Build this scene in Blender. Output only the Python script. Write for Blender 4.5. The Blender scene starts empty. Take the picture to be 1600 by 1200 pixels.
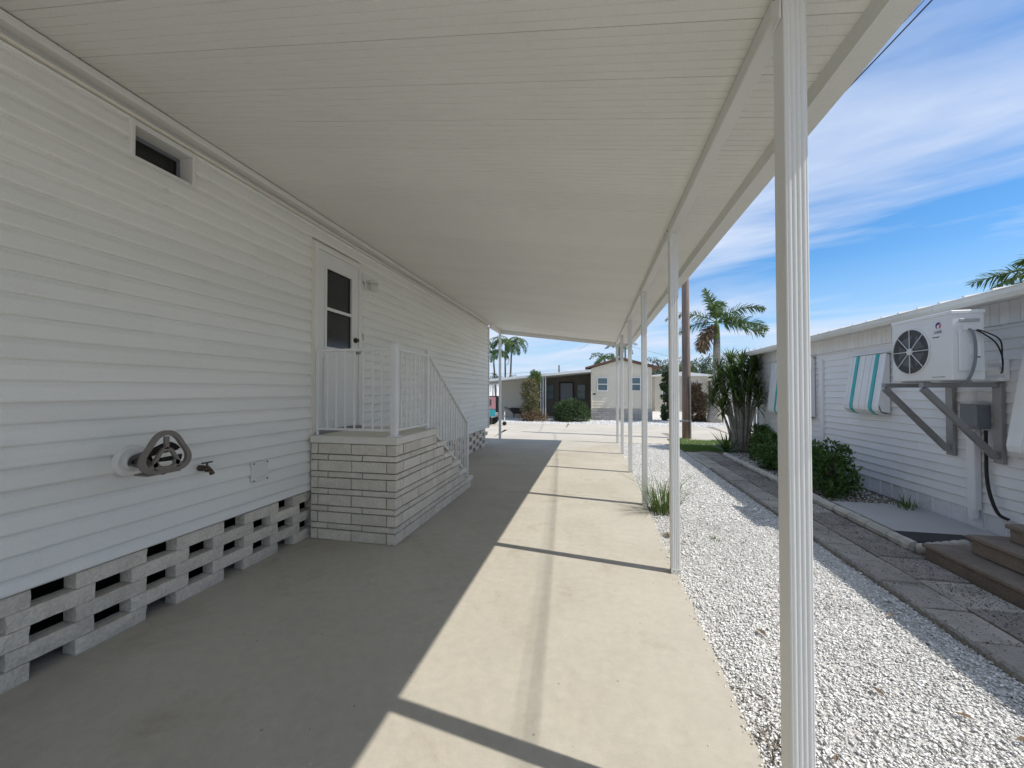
import bpy, math, random
import numpy as np
from mathutils import Vector, Matrix

# ------------------------------------------------------------------ camera, sky, sun, exposure
sc = bpy.context.scene
C = sc.collection
cam = bpy.data.objects.new('camera', bpy.data.cameras.new('camera'))
C.objects.link(cam)
cam.data.sensor_width = 36.0
cam.data.lens = 13.5
cam.data.clip_start = 0.05
cam.data.clip_end = 3000
cam.location = (0, 0, 1.6)
cam.rotation_euler = (math.radians(90) + math.atan(10 / 600), 0, math.radians(12.05))
sc.camera = cam

SUN = Vector((1.0, -0.16, 1.395)).normalized()
CLOUD = (8.3, 3.3, 0)
world = bpy.data.worlds.new('World')
sc.world = world
world.use_nodes = True
wn, wl = world.node_tree.nodes, world.node_tree.links
wn.clear()
sky = wn.new('ShaderNodeTexSky')
sky.sky_type = 'NISHITA'
sky.sun_disc = False
sky.sun_elevation = math.asin(SUN.z)
sky.sun_rotation = math.atan2(SUN.x, SUN.y)
sky.air_density = 1.0
sky.dust_density = 0.25
sky.ozone_density = 3.0
bgd = wn.new('ShaderNodeBackground')
bgd.inputs['Strength'].default_value = 0.15
wout = wn.new('ShaderNodeOutputWorld')
# cirrus: stretched noise on a plane high above, mixed over the sky all round
tcw = wn.new('ShaderNodeTexCoord')
sep = wn.new('ShaderNodeSeparateXYZ')
wl.new(tcw.outputs['Generated'], sep.inputs[0])
zz = wn.new('ShaderNodeMath'); zz.operation = 'MAXIMUM'; zz.inputs[1].default_value = 0.03
wl.new(sep.outputs['Z'], zz.inputs[0])
za = wn.new('ShaderNodeMath'); za.operation = 'ADD'; za.inputs[1].default_value = 0.12
wl.new(zz.outputs[0], za.inputs[0])
dx = wn.new('ShaderNodeMath'); dx.operation = 'DIVIDE'
dy = wn.new('ShaderNodeMath'); dy.operation = 'DIVIDE'
wl.new(sep.outputs['X'], dx.inputs[0]); wl.new(za.outputs[0], dx.inputs[1])
wl.new(sep.outputs['Y'], dy.inputs[0]); wl.new(za.outputs[0], dy.inputs[1])
cmb = wn.new('ShaderNodeCombineXYZ')
wl.new(dx.outputs[0], cmb.inputs[0]); wl.new(dy.outputs[0], cmb.inputs[1])
mr = wn.new('ShaderNodeMapping')          # turn the streaks, then stretch them
mr.inputs['Rotation'].default_value = (0, 0, math.radians(28))
wl.new(cmb.outputs[0], mr.inputs[0])
mp = wn.new('ShaderNodeMapping')
mp.inputs['Location'].default_value = CLOUD
mp.inputs['Scale'].default_value = (0.5, 1.15, 1)
wl.new(mr.outputs[0], mp.inputs[0])
n1 = wn.new('ShaderNodeTexNoise')
n1.inputs['Scale'].default_value = 1.0; n1.inputs['Detail'].default_value = 7
n1.inputs['Roughness'].default_value = 0.55; n1.inputs['Distortion'].default_value = 0.6
wl.new(mp.outputs[0], n1.inputs['Vector'])
cr = wn.new('ShaderNodeValToRGB')
cr.color_ramp.elements[0].position = 0.40; cr.color_ramp.elements[0].color = (0, 0, 0, 1)
cr.color_ramp.elements[1].position = 0.63; cr.color_ramp.elements[1].color = (0.92, 0.92, 0.92, 1)
wl.new(n1.outputs['Fac'], cr.inputs[0])
# haze near the horizon, the same all round
hz = wn.new('ShaderNodeMapRange')
hz.inputs['From Min'].default_value = 0.0; hz.inputs['From Max'].default_value = 0.26
hz.inputs['To Min'].default_value = 0.92; hz.inputs['To Max'].default_value = 0.0
wl.new(sep.outputs['Z'], hz.inputs['Value'])
hsv = wn.new('ShaderNodeHueSaturation'); hsv.inputs['Saturation'].default_value = 1.3; hsv.inputs['Value'].default_value = 0.68
wl.new(sky.outputs[0], hsv.inputs['Color'])
mixh = wn.new('ShaderNodeMix'); mixh.data_type = 'RGBA'
wl.new(hz.outputs[0], mixh.inputs['Factor'])
wl.new(hsv.outputs[0], mixh.inputs['A'])
mixh.inputs['B'].default_value = (1.9, 2.65, 3.8, 1)
mixc = wn.new('ShaderNodeMix'); mixc.data_type = 'RGBA'
wl.new(cr.outputs[0], mixc.inputs['Factor'])
wl.new(mixh.outputs['Result'], mixc.inputs['A'])
mixc.inputs['B'].default_value = (2.95, 3.35, 4.1, 1)
wl.new(mixc.outputs['Result'], bgd.inputs['Color'])
wl.new(bgd.outputs[0], wout.inputs[0])

sun = bpy.data.objects.new('sun', bpy.data.lights.new('sun', 'SUN'))
C.objects.link(sun)
sun.data.energy = 2.9
sun.data.angle = math.radians(0.53)
sun.data.color = (1.0, 0.955, 0.88)
sun.location = (8, -1, 14)
sun.rotation_euler = SUN.to_track_quat('Z', 'Y').to_euler()

sc.view_settings.view_transform = 'Standard'
sc.view_settings.look = 'None'
sc.view_settings.exposure = 0.69
sc.view_settings.gamma = 1.0
sc.view_settings.use_curve_mapping = False
sc.render.engine = 'CYCLES'
sc.cycles.use_denoising = True
sc.cycles.max_bounces = 10
sc.cycles.diffuse_bounces = 7
sc.cycles.caustics_reflective = False
sc.cycles.caustics_refractive = False

rng = np.random.default_rng(7)
random.seed(7)
pi = math.pi

# ------------------------------------------------------------------ materials
MAT = {}
def mat(name, col, rough=0.6, var=0.08, scale=3.0, fine=0.0, fscale=60.0, bump=0.0, bscale=80.0, rnd=0.0,
        island=0.0, metallic=0.0, spec=0.35, trans=0.0, stain=None, col2=None, stretch=None, stain2=None, speck=False):
    m = bpy.data.materials.new(name); m.use_nodes = True
    n, l = m.node_tree.nodes, m.node_tree.links
    b = n['Principled BSDF']
    b.inputs['Roughness'].default_value = rough
    b.inputs['Metallic'].default_value = metallic
    b.inputs['Specular IOR Level'].default_value = spec
    geo = n.new('ShaderNodeNewGeometry')
    pos = geo.outputs['Position']
    if stretch:
        mpn = n.new('ShaderNodeMapping'); mpn.inputs['Scale'].default_value = stretch
        l.new(pos, mpn.inputs[0]); pos = mpn.outputs[0]
    nz = n.new('ShaderNodeTexNoise'); nz.inputs['Scale'].default_value = scale; nz.inputs['Detail'].default_value = 5
    nz.inputs['Roughness'].default_value = 0.6
    l.new(pos, nz.inputs['Vector'])
    # value factor = 1 + var*(noise-.5)*2 + ...
    def madd(sock, k, add):
        q = n.new('ShaderNodeMath'); q.operation = 'MULTIPLY_ADD'
        l.new(sock, q.inputs[0]); q.inputs[1].default_value = k; q.inputs[2].default_value = add
        return q.outputs[0]
    def mul(a, c):
        q = n.new('ShaderNodeMath'); q.operation = 'MULTIPLY'; l.new(a, q.inputs[0]); l.new(c, q.inputs[1]); return q.outputs[0]
    fac = madd(nz.outputs['Fac'], 4 * var, 1 - 2 * var)
    if fine:
        nf = n.new('ShaderNodeTexNoise'); nf.inputs['Scale'].default_value = fscale; nf.inputs['Detail'].default_value = 3
        l.new(geo.outputs['Position'], nf.inputs['Vector'])
        fac = mul(fac, madd(nf.outputs['Fac'], 4 * fine, 1 - 2 * fine))
    if rnd:
        oi = n.new('ShaderNodeObjectInfo')
        fac = mul(fac, madd(oi.outputs['Random'], 2 * rnd, 1 - rnd))
    if island:
        fac = mul(fac, madd(geo.outputs['Random Per Island'], 2 * island, 1 - island))
    base = n.new('ShaderNodeMix'); base.data_type = 'RGBA'
    base.inputs['A'].default_value = (*col, 1)
    base.inputs['B'].default_value = (*(col2 or col), 1)
    n2 = n.new('ShaderNodeTexNoise'); n2.inputs['Scale'].default_value = scale * 0.37; n2.inputs['Detail'].default_value = 4
    l.new(pos, n2.inputs['Vector'])
    r2 = n.new('ShaderNodeMapRange'); r2.inputs['From Min'].default_value = 0.4; r2.inputs['From Max'].default_value = 0.65
    if island and col2:
        wn_ = n.new('ShaderNodeTexWhiteNoise'); wn_.noise_dimensions = '1D'
        l.new(geo.outputs['Random Per Island'], wn_.inputs['W']); l.new(wn_.outputs['Value'], base.inputs['Factor'])
    else:
        l.new(n2.outputs['Fac'], r2.inputs['Value']); l.new(r2.outputs[0], base.inputs['Factor'])
    sc_ = n.new('ShaderNodeVectorMath'); sc_.operation = 'SCALE'
    l.new(base.outputs['Result'], sc_.inputs[0]); l.new(fac, sc_.inputs['Scale'])
    out = sc_.outputs[0]
    for st__ in (stain, stain2):
        if not st__: continue
        scol, sscale, lo, hi, amt = st__
        ns = n.new('ShaderNodeTexNoise'); ns.inputs['Scale'].default_value = sscale; ns.inputs['Detail'].default_value = 8
        ns.inputs['Roughness'].default_value = 0.65; ns.inputs['Distortion'].default_value = 0.4
        l.new(pos, ns.inputs['Vector'])
        rs = n.new('ShaderNodeMapRange'); rs.inputs['From Min'].default_value = lo; rs.inputs['From Max'].default_value = hi
        rs.inputs['To Max'].default_value = amt
        l.new(ns.outputs['Fac'], rs.inputs['Value'])
        ms = n.new('ShaderNodeMix'); ms.data_type = 'RGBA'
        l.new(rs.outputs[0], ms.inputs['Factor']); l.new(out, ms.inputs['A']); ms.inputs['B'].default_value = (*scol, 1)
        out = ms.outputs['Result']
    if speck:
        vo = n.new('ShaderNodeTexVoronoi'); vo.inputs['Scale'].default_value = 7.0
        l.new(geo.outputs['Position'], vo.inputs['Vector'])
        sr = n.new('ShaderNodeMapRange'); sr.inputs['From Min'].default_value = .03; sr.inputs['From Max'].default_value = .055
        sr.inputs['To Min'].default_value = .55; sr.inputs['To Max'].default_value = 1.0
        l.new(vo.outputs['Distance'], sr.inputs['Value'])
        nl = n.new('ShaderNodeTexNoise'); nl.inputs['Scale'].default_value = 14; nl.inputs['Detail'].default_value = 6; nl.inputs['Roughness'].default_value = .7
        l.new(geo.outputs['Position'], nl.inputs['Vector'])
        sm = mul(sr.outputs[0], madd(nl.outputs['Fac'], .34, .83))
        s3 = n.new('ShaderNodeVectorMath'); s3.operation = 'SCALE'
        l.new(out, s3.inputs[0]); l.new(sm, s3.inputs['Scale']); out = s3.outputs[0]
    l.new(out, b.inputs['Base Color'])
    if bump:
        nb = n.new('ShaderNodeTexNoise'); nb.inputs['Scale'].default_value = bscale; nb.inputs['Detail'].default_value = 4
        l.new(geo.outputs['Position'], nb.inputs['Vector'])
        bp = n.new('ShaderNodeBump'); bp.inputs['Strength'].default_value = bump; bp.inputs['Distance'].default_value = 0.01
        l.new(nb.outputs['Fac'], bp.inputs['Height']); l.new(bp.outputs[0], b.inputs['Normal'])
    if trans:
        tr = n.new('ShaderNodeBsdfTranslucent'); l.new(out, tr.inputs['Color'])
        mxs = n.new('ShaderNodeMixShader'); mxs.inputs[0].default_value = trans
        l.new(b.outputs[0], mxs.inputs[1]); l.new(tr.outputs[0], mxs.inputs[2])
        l.new(mxs.outputs[0], n['Material Output'].inputs[0])
    MAT[name] = m
    return m

mat('siding', (.825, .82, .785), .45, .035, 1.2, .045, 140, .12, 140, rnd=.03, stain=((.58, .545, .48), 1.3, .58, .8, .35), stain2=((.66, .64, .6), 7, .6, .8, .3), stretch=(1, .35, 1.6))
mat('ceiling', (.735, .73, .68), .5, .04, .8, .045, 130, .1, 120, rnd=.03, stain=((.55, .515, .43), .9, .58, .82, .4), stain2=((.62, .59, .53), 6, .6, .8, .3))
mat('trim', (.76, .75, .715), .4, .03, 2, rnd=.02)
mat('cream_trim', (.74, .70, .62), .45, .04, 2)
mat('post_paint', (.76, .755, .73), .38, .04, 2.5, .02, 90, stain=((.5, .46, .4), 2.2, .66, .85, .3), stretch=(1, 1, .3))
mat('concrete', (.445, .41, .34), .85, .07, .9, .06, 190, .3, 260, col2=(.475, .44, .375), stain=((.34, .30, .235), .7, .50, .74, .6), stain2=((.31, .25, .175), 2.2, .57, .72, .5), speck=True)
mat('block', (.68, .63, .545), .9, .12, 9, .16, 70, 1.0, 50, rnd=.08, stain=((.36, .29, .20), 2.2, .62, .8, .5))
mat('brick', (.68, .625, .535), .9, .10, 8, .16, 75, 1.0, 45, rnd=.07, stain=((.40, .35, .28), 2.5, .62, .82, .4))
mat('mortar', (.25, .23, .20), .95, .12, 12, .1, 120, .6, 90)
mat('step_cap', (.72, .685, .61), .8, .07, 6, .05, 150, .3, 120)
mat('white_metal', (.76, .76, .745), .35, .03, 5)
mat('dark_glass', (.012, .013, .014), .12, .1, 2, spec=.5)
mat('crawl_shade', (.02, .019, .017), .95, .2, 5)  # near black: shade under the house put into the colour
mat('screw', (.16, .14, .12), .5, .2, 30, metallic=.6)
mat('bronze', (.10, .075, .055), .45, .2, 40, metallic=.7)
mat('taupe_plastic', (.20, .175, .155), .5, .08, 20)
mat('dark_plastic', (.05, .045, .04), .5, .1, 20)
mat('clear_plastic', (.62, .62, .60), .3, .05, 10)
mat('gravel_base', (.50, .49, .47), .95, .12, 2.0, .25, 70, 1.0, 60, col2=(.58, .57, .55), stain=((.34, .30, .25), .9, .62, .8, .5))
mat('gravel_chip', (.86, .86, .85), .85, .08, 1.2, island=.30, col2=(.64, .625, .60))
mat('dark_chip', (.12, .10, .08), .9, .1, 3, island=.4)
mat('road', (.50, .46, .395), .92, .08, .8, .08, 60, .3, 90, col2=(.45, .42, .365), stain=((.30, .28, .25), .55, .58, .8, .5))
mat('soil', (.17, .135, .10), .95, .25, 4, .2, 60, .8, 60, col2=(.24, .20, .16))
mat('paver', (.37, .345, .305), .92, .16, 5, .18, 110, .8, 120, rnd=.14, stain=((.13, .115, .09), 2.5, .50, .74, .7), stain2=((.10, .09, .075), 9, .56, .72, .5))
mat('paver_rough', (.25, .23, .205), .95, .2, 6, .35, 90, 1.0, 70, rnd=.12, stain=((.09, .08, .065), 3, .52, .74, .65), stain2=((.38, .35, .31), 11, .60, .72, .5))
mat('edging', (.46, .44, .39), .95, .16, 7, .14, 90, .9, 50, rnd=.1, stain=((.2, .17, .13), 3, .58, .8, .6))
mat('brown_stone', (.19, .155, .125), .9, .18, 5, .15, 80, .7, 60, rnd=.1, stain=((.09, .08, .07), 3, .56, .8, .6))
mat('nb_siding', (.82, .815, .81), .5, .04, 1.5, .02, 200, .06, 160, rnd=.03, stain=((.5, .49, .47), 1.2, .62, .85, .3))
mat('nb_skirt', (.76, .77, .79), .55, .06, 3, rnd=.04, stain=((.42, .41, .4), 2, .6, .85, .35))
mat('roof_metal', (.62, .62, .60), .4, .06, 2, metallic=.2, stain=((.35, .3, .24), 1.5, .6, .85, .4))
mat('gutter', (.70, .68, .62), .45, .06, 2, stain=((.42, .38, .3), 1.4, .6, .85, .4))
mat('awning', (.84, .84, .83), .4, .03, 3, rnd=.02)
mat('turquoise', (.06, .45, .47), .45, .06, 6)
mat('ac_case', (.74, .735, .71), .45, .04, 4, .02, 120)
mat('ac_dark', (.10, .10, .10), .6, .1, 8)
mat('grille', (.42, .42, .41), .5, .05, 6)
mat('galv', (.30, .295, .29), .5, .1, 8, metallic=.3)
mat('grey_box', (.20, .215, .235), .5, .06, 6)
mat('black', (.018, .018, .02), .5, .1, 10)
mat('ink_navy', (.03, .03, .16), .5, .02, 5)
mat('ink_red', (.75, .08, .14), .5, .02, 5)
mat('wood_pole', (.17, .125, .10), .9, .22, 6, .15, 60, .7, 40, stretch=(6, 6, .35), col2=(.23, .18, .15))
mat('palm_trunk', (.36, .33, .29), .9, .16, 5, .12, 50, .6, 30, col2=(.27, .24, .20), stretch=(1, 1, 5))
mat('crownshaft', (.13, .22, .06), .5, .15, 5)
mat('thin_trunk', (.15, .12, .095), .9, .2, 8, .1, 60, .5, 40)
mat('frond', (.050, .105, .028), .55, .1, 2, island=.38, trans=.3, col2=(.10, .15, .04))
mat('frond_dry', (.23, .165, .09), .8, .1, 2, island=.4, trans=.25, col2=(.14, .09, .06))
mat('sword_leaf', (.06, .12, .03), .45, .1, 2, island=.4, trans=.25, col2=(.13, .18, .045))
mat('shrub_leaf', (.06, .125, .03), .45, .1, 2, island=.35, trans=.25, col2=(.10, .18, .045))
mat('olive_leaf', (.13, .14, .06), .6, .1, 2, island=.4, trans=.25, col2=(.22, .19, .10))
mat('juniper', (.045, .08, .03), .7, .1, 2, island=.4, trans=.15, col2=(.07, .11, .04))
mat('far_leaf', (.055, .085, .05), .8, .1, 1, island=.4, trans=.2, col2=(.08, .11, .06))
mat('grass', (.10, .21, .035), .6, .15, 1.5, island=.35, trans=.35, col2=(.18, .27, .06))
mat('weed', (.08, .15, .035), .6, .1, 2, island=.4, trans=.3, col2=(.16, .2, .06))
mat('dry', (.22, .16, .10), .85, .2, 20, island=.35)
mat('stem', (.13, .10, .07), .9, .2, 20, .1, 60, .4, 60)
mat('cream_wall', (.72, .655, .53), .6, .04, 1, rnd=.02)
mat('beige_wall', (.50, .47, .40), .6, .05, 1)
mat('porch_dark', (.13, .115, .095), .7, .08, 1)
mat('brown_roof', (.15, .085, .06), .8, .1, 2)
mat('white_roof', (.72, .72, .70), .5, .05, 1)
mat('far_glass', (.12, .17, .18), .15, .1, 1, spec=.5)
mat('stone_base', (.42, .40, .37), .9, .12, 3, rnd=.12)
mat('shade_concrete', (.46, .455, .44), .9, .06, 1)
mat('sign_pink', (.62, .30, .33), .5, .1, 6)
mat('sign_teal', (.07, .42, .50), .5, .1, 6)
mat('leaf_litter', (.15, .105, .065), .9, .2, 10, island=.4)

# ------------------------------------------------------------------ mesh helpers
class B:
    def __init__(s): s.v = []; s.f = []
    def add(s, vs, fs):
        o = len(s.v); s.v += [tuple(map(float, p)) for p in vs]; s.f += [tuple(i + o for i in f) for f in fs]; return s
    def box(s, x0, x1, y0, y1, z0, z1):
        return s.add([(x0, y0, z0), (x1, y0, z0), (x1, y1, z0), (x0, y1, z0), (x0, y0, z1), (x1, y0, z1), (x1, y1, z1), (x0, y1, z1)],
                     [(0, 3, 2, 1), (4, 5, 6, 7), (0, 1, 5, 4), (1, 2, 6, 5), (2, 3, 7, 6), (3, 0, 4, 7)])
    def cbox(s, x0, x1, y0, y1, z0, z1, b=.004, jit=0.0):
        P = []
        cx = ((x0, 1), (x1, -1)); cy = ((y0, 1), (y1, -1)); cz = ((z0, 1), (z1, -1))
        idx = {}
        for i, (x, sx) in enumerate(cx):
            for j, (y, sy) in enumerate(cy):
                for k, (z, sz) in enumerate(cz):
                    for a in range(3):
                        q = [x + (sx * b if a != 0 else 0), y + (sy * b if a != 1 else 0), z + (sz * b if a != 2 else 0)]
                        if jit: q = [c + random.uniform(-jit, jit) for c in q]
                        idx[i, j, k, a] = len(P); P.append(q)
        F = []
        for i in (0, 1):
            F.append([idx[i, j, k, 0] for j, k in ((0, 0), (0, 1), (1, 1), (1, 0))][::(1 if i == 0 else -1)])
        for j in (0, 1):
            F.append([idx[i, j, k, 1] for i, k in ((0, 0), (1, 0), (1, 1), (0, 1))][::(1 if j == 0 else -1)])
        for k in (0, 1):
            F.append([idx[i, j, k, 2] for i, j in ((0, 0), (0, 1), (1, 1), (1, 0))][::(1 if k == 0 else -1)])
        for i in (0, 1):
            for j in (0, 1): F.append([idx[i, j, 0, 0], idx[i, j, 1, 0], idx[i, j, 1, 1], idx[i, j, 0, 1]])
            for k in (0, 1): F.append([idx[i, 0, k, 0], idx[i, 1, k, 0], idx[i, 1, k, 2], idx[i, 0, k, 2]])
        for j in (0, 1):
            for k in (0, 1): F.append([idx[0, j, k, 1], idx[1, j, k, 1], idx[1, j, k, 2], idx[0, j, k, 2]])
        for i in (0, 1):
            for j in (0, 1):
                for k in (0, 1): F.append([idx[i, j, k, 0], idx[i, j, k, 1], idx[i, j, k, 2]])
        return s.add(P, F)
    def prism(s, prof, axis, t0, t1):
        """closed profile polygon extruded along an axis; prof pairs are the other two coords in xyz order"""
        n = len(prof)
        def pt(p, t):
            return {'x': (t, p[0], p[1]), 'y': (p[0], t, p[1]), 'z': (p[0], p[1], t)}[axis]
        vs = [pt(p, t0) for p in prof] + [pt(p, t1) for p in prof]
        fs = [tuple(range(n))[::-1], tuple(range(n, 2 * n))] + [(i, (i + 1) % n, n + (i + 1) % n, n + i) for i in range(n)]
        return s.add(vs, fs)
    def tube(s, pts, rad, n=8, cap=True):
        pts = [Vector(p) for p in pts]; m = len(pts)
        if not hasattr(rad, '__len__'): rad = [rad] * m
        o = len(s.v); prev = None
        for i, p in enumerate(pts):
            t = (pts[min(i + 1, m - 1)] - pts[max(i - 1, 0)]).normalized()
            if prev is None:
                a = Vector((0, 0, 1)) if abs(t.z) < .9 else Vector((1, 0, 0))
                u = t.cross(a).normalized()
            else:
                u = (prev - t * prev.dot(t)).normalized()
            prev = u; w = t.cross(u)
            for k in range(n):
                a = 2 * pi * k / n
                s.v.append(tuple(p + (u * math.cos(a) + w * math.sin(a)) * rad[i]))
        for i in range(m - 1):
            for k in range(n):
                s.f.append((o + i * n + k, o + i * n + (k + 1) % n, o + (i + 1) * n + (k + 1) % n, o + (i + 1) * n + k))
        if cap:
            s.f.append(tuple(o + k for k in range(n))[::-1]); s.f.append(tuple(o + (m - 1) * n + k for k in range(n)))
        return s
    def bar(s, p0, p1, w, h, up=(0, 0, 1)):
        """rectangular bar from p0 to p1"""
        p0, p1 = Vector(p0), Vector(p1); t = (p1 - p0).normalized(); up = Vector(up)
        u = t.cross(up).normalized(); q = u.cross(t).normalized()
        vs = []
        for p in (p0, p1):
            for a, b in ((-1, -1), (1, -1), (1, 1), (-1, 1)): vs.append(p + u * a * w / 2 + q * b * h / 2)
        return s.add(vs, [(0, 1, 2, 3), (7, 6, 5, 4), (0, 4, 5, 1), (1, 5, 6, 2), (2, 6, 7, 3), (3, 7, 4, 0)])
    def disc(s, c, r, axis, h, n=24, r2=None):
        c = Vector(c); a = {'x': Vector((1, 0, 0)), 'y': Vector((0, 1, 0)), 'z': Vector((0, 0, 1))}[axis]
        return s.tube([c, c + a * h], [r, r if r2 is None else r2], n)
    def mesh(s, name):
        me = bpy.data.meshes.new(name); me.from_pydata(s.v, [], s.f); me.update(); return me

def fixn(me):
    import bmesh
    bm = bmesh.new(); bm.from_mesh(me); bmesh.ops.recalc_face_normals(bm, faces=bm.faces); bm.to_mesh(me); bm.free()

def link(name, me, m, parent=None, smooth=False, loc=(0, 0, 0)):
    if m and not me.materials: me.materials.append(MAT[m])
    if smooth:
        me.polygons.foreach_set('use_smooth', [True] * len(me.polygons))
    o = bpy.data.objects.new(name, me); C.objects.link(o); o.location = loc
    if parent is not None:
        o.parent = parent
        w = parent.get('_w')
        base = Vector(w) if w is not None else Vector((0, 0, 0))
        o.location = Vector(loc) - base
        o['_w'] = (0.0, 0.0, 0.0) if tuple(loc) == (0, 0, 0) else tuple(loc)
    else:
        o['_w'] = tuple(map(float, loc))
    return o

def obj(name, b, m, parent=None, smooth=False, loc=(0, 0, 0), fix=True):
    me = b.mesh(name)
    if fix: fixn(me)
    return link(name, me, m, parent, smooth, loc)

def big(name, V, F, m, parent=None, loc=(0, 0, 0)):
    """fast mesh from numpy arrays, F of equal-size faces"""
    V = np.asarray(V, dtype=np.float32).reshape(-1, 3); F = np.asarray(F, dtype=np.int32)
    me = bpy.data.meshes.new(name); k = F.shape[1]
    me.vertices.add(len(V)); me.vertices.foreach_set('co', V.ravel())
    me.loops.add(F.size); me.loops.foreach_set('vertex_index', F.ravel())
    me.polygons.add(len(F)); me.polygons.foreach_set('loop_start', np.arange(0, F.size, k, dtype=np.int32))
    me.update(calc_edges=True)
    return link(name, me, m, parent, False, loc)

def thing(name, label, cat, loc=(0, 0, 0), group=None):
    o = bpy.data.objects.new(name, None); C.objects.link(o); o.location = loc; o.empty_display_size = .2
    o['label'] = label; o['category'] = cat; o['_w'] = tuple(map(float, loc))
    if group: o['group'] = group
    return o
def tag(o, label, cat, group=None):
    o['label'] = label; o['category'] = cat
    if group: o['group'] = group
    return o
def struct(o, kind='structure'):
    o['kind'] = kind; return o

# leaves ------------------------------------------------------------
def leaf_cloud(centers, n, ll, lw, up=.35, seed=0, droop=0.0):
    """diamond leaves round clump centres (x,y,z,r); returns V,F (quads)"""
    r = np.random.default_rng(seed)
    cs = np.array(centers, dtype=float)
    w = cs[:, 3] ** 2; idx = r.choice(len(cs), n, p=w / w.sum())
    dirs = r.normal(size=(n, 3)); dirs /= np.linalg.norm(dirs, axis=1)[:, None]
    rad = cs[idx, 3] * r.uniform(.25, 1, n) ** .6
    p = cs[idx, :3] + dirs * rad[:, None]
    ax = dirs * .8 + r.normal(size=(n, 3)) * .7 + np.array([0, 0, up]); ax[:, 2] -= droop
    ax /= np.linalg.norm(ax, axis=1)[:, None]
    sd = np.cross(ax, r.normal(size=(n, 3))); sd /= np.linalg.norm(sd, axis=1)[:, None]
    nn = np.cross(ax, sd)
    L = ll * r.uniform(.6, 1.25, n)[:, None]; W = lw * r.uniform(.7, 1.2, n)[:, None]
    v = np.stack([p, p + ax * L * .5 + sd * W * .5 + nn * L * .06, p + ax * L, p + ax * L * .5 - sd * W * .5 + nn * L * .06], 1)
    return v.reshape(-1, 3), np.arange(n * 4).reshape(-1, 4)

def frond(base, az, e0, droop, L, ll, lw, n=70, plum=.6, seed=0, rr=.02, hang=.5):
    """feather palm leaf: returns (rachis B, V, F quads)"""
    r = np.random.default_rng(seed)
    m = 26; pts = [np.array(base, float)]; tang = []
    h = np.array([math.cos(az), math.sin(az), 0]); side0 = np.array([-math.sin(az), math.cos(az), 0])
    for i in range(m):
        e = e0 - droop * (i / (m - 1)) ** 1.2
        t = h * math.cos(e) + np.array([0, 0, 1]) * math.sin(e); tang.append(t)
        pts.append(pts[-1] + t * L / m)
    pts = np.array(pts); tang = np.array(tang + [tang[-1]])
    V = []
    for side in (-1, 1):
        tt = np.linspace(.13, .995, n) + r.uniform(-.004, .004, n)
        for t in tt:
            x = t * m; i = min(int(x), m - 1); f = x - i
            p = pts[i] * (1 - f) + pts[i + 1] * f; T = tang[i]
            N = np.cross(side0, T) * -1; N /= np.linalg.norm(N)
            if N[2] < 0: N = -N
            phi = r.uniform(-plum, plum) * 1.3
            dirv = side0 * side * math.cos(phi) + N * math.sin(phi) + T * (.45 + .5 * t)
            dirv /= np.linalg.norm(dirv)
            l = ll * (math.sin(pi * min(1, .12 + t * .86)) ** .55 * .85 + .12) * r.uniform(.8, 1.1)
            w = lw * r.uniform(.8, 1.2)
            wv = np.cross(dirv, N) ; wv /= (np.linalg.norm(wv) + 1e-6)
            wv = wv * math.cos(phi) + N * .3
            mid = p + dirv * l * .55 - np.array([0, 0, 1]) * l * .08 * hang
            tip = p + dirv * l * (1 - .12 * hang) - np.array([0, 0, 1]) * l * .42 * hang
            V += [p - wv * w * .35, p + wv * w * .35, mid + wv * w * .5, mid - wv * w * .5]
            V += [mid - wv * w * .5, mid + wv * w * .5, tip + wv * w * .06, tip - wv * w * .06]
    V = np.array(V); F = np.arange(len(V)).reshape(-1, 4)
    k = B().tube([tuple(p) for p in pts[::3]] + [tuple(pts[-1])], list(np.linspace(rr, rr * .2, len(pts[::3]) + 1)), 5)
    return k, V, F

# ------------------------------------------------------------------ GROUND, DRIVEWAY, ROAD
g = B(); g.add([(-500, -200, -.06), (500, -200, -.06), (500, 900, -.06), (-500, 900, -.06)], [(0, 1, 2, 3)])
struct(obj('ground', g, 'gravel_base', fix=False))

drive = B(); drive.box(-3.4, .70, -6, 12.30, -.058, -.012)
driveway = struct(obj('driveway', drive, 'mortar'))
obj('concrete_panel', B().cbox(-3.4, .712, -6, 5.962, -.04, 0, .004), 'concrete', driveway)
obj('concrete_panel', B().cbox(-3.4, .712, 5.972, 12.32, -.04, 0, .004), 'concrete', driveway)

rd = B(); rd.box(-80, 80, 12.36, 18.7, -.058, -.03)
road = struct(obj('road', rd, 'mortar'))
# road panels with a lengthwise seam and cross cracks that wander
ys = [12.36, 15.45, 18.7]
for r_ in range(2):
    xs = [-40 + k * 6.1 + (2.2 if r_ else 0) for k in range(14)]
    for a, b in zip(xs[:-1], xs[1:]):
        o = random.uniform(-.25, .25)
        q = B(); y0, y1 = ys[r_] + .012, ys[r_ + 1] - .012
        q.add([(a + .012, y0, -.028), (b - .012, y0, -.028), (b - .012 + o, y1, -.028), (a + .012 + o, y1, -.028),
               (a + .012, y0, -.02), (b - .012, y0, -.02), (b - .012 + o, y1, -.02), (a + .012 + o, y1, -.02)],
              [(0, 3, 2, 1), (4, 5, 6, 7), (0, 1, 5, 4), (1, 2, 6, 5), (2, 3, 7, 6), (3, 0, 4, 7)])
        obj('road_panel', q, 'road', road)

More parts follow.
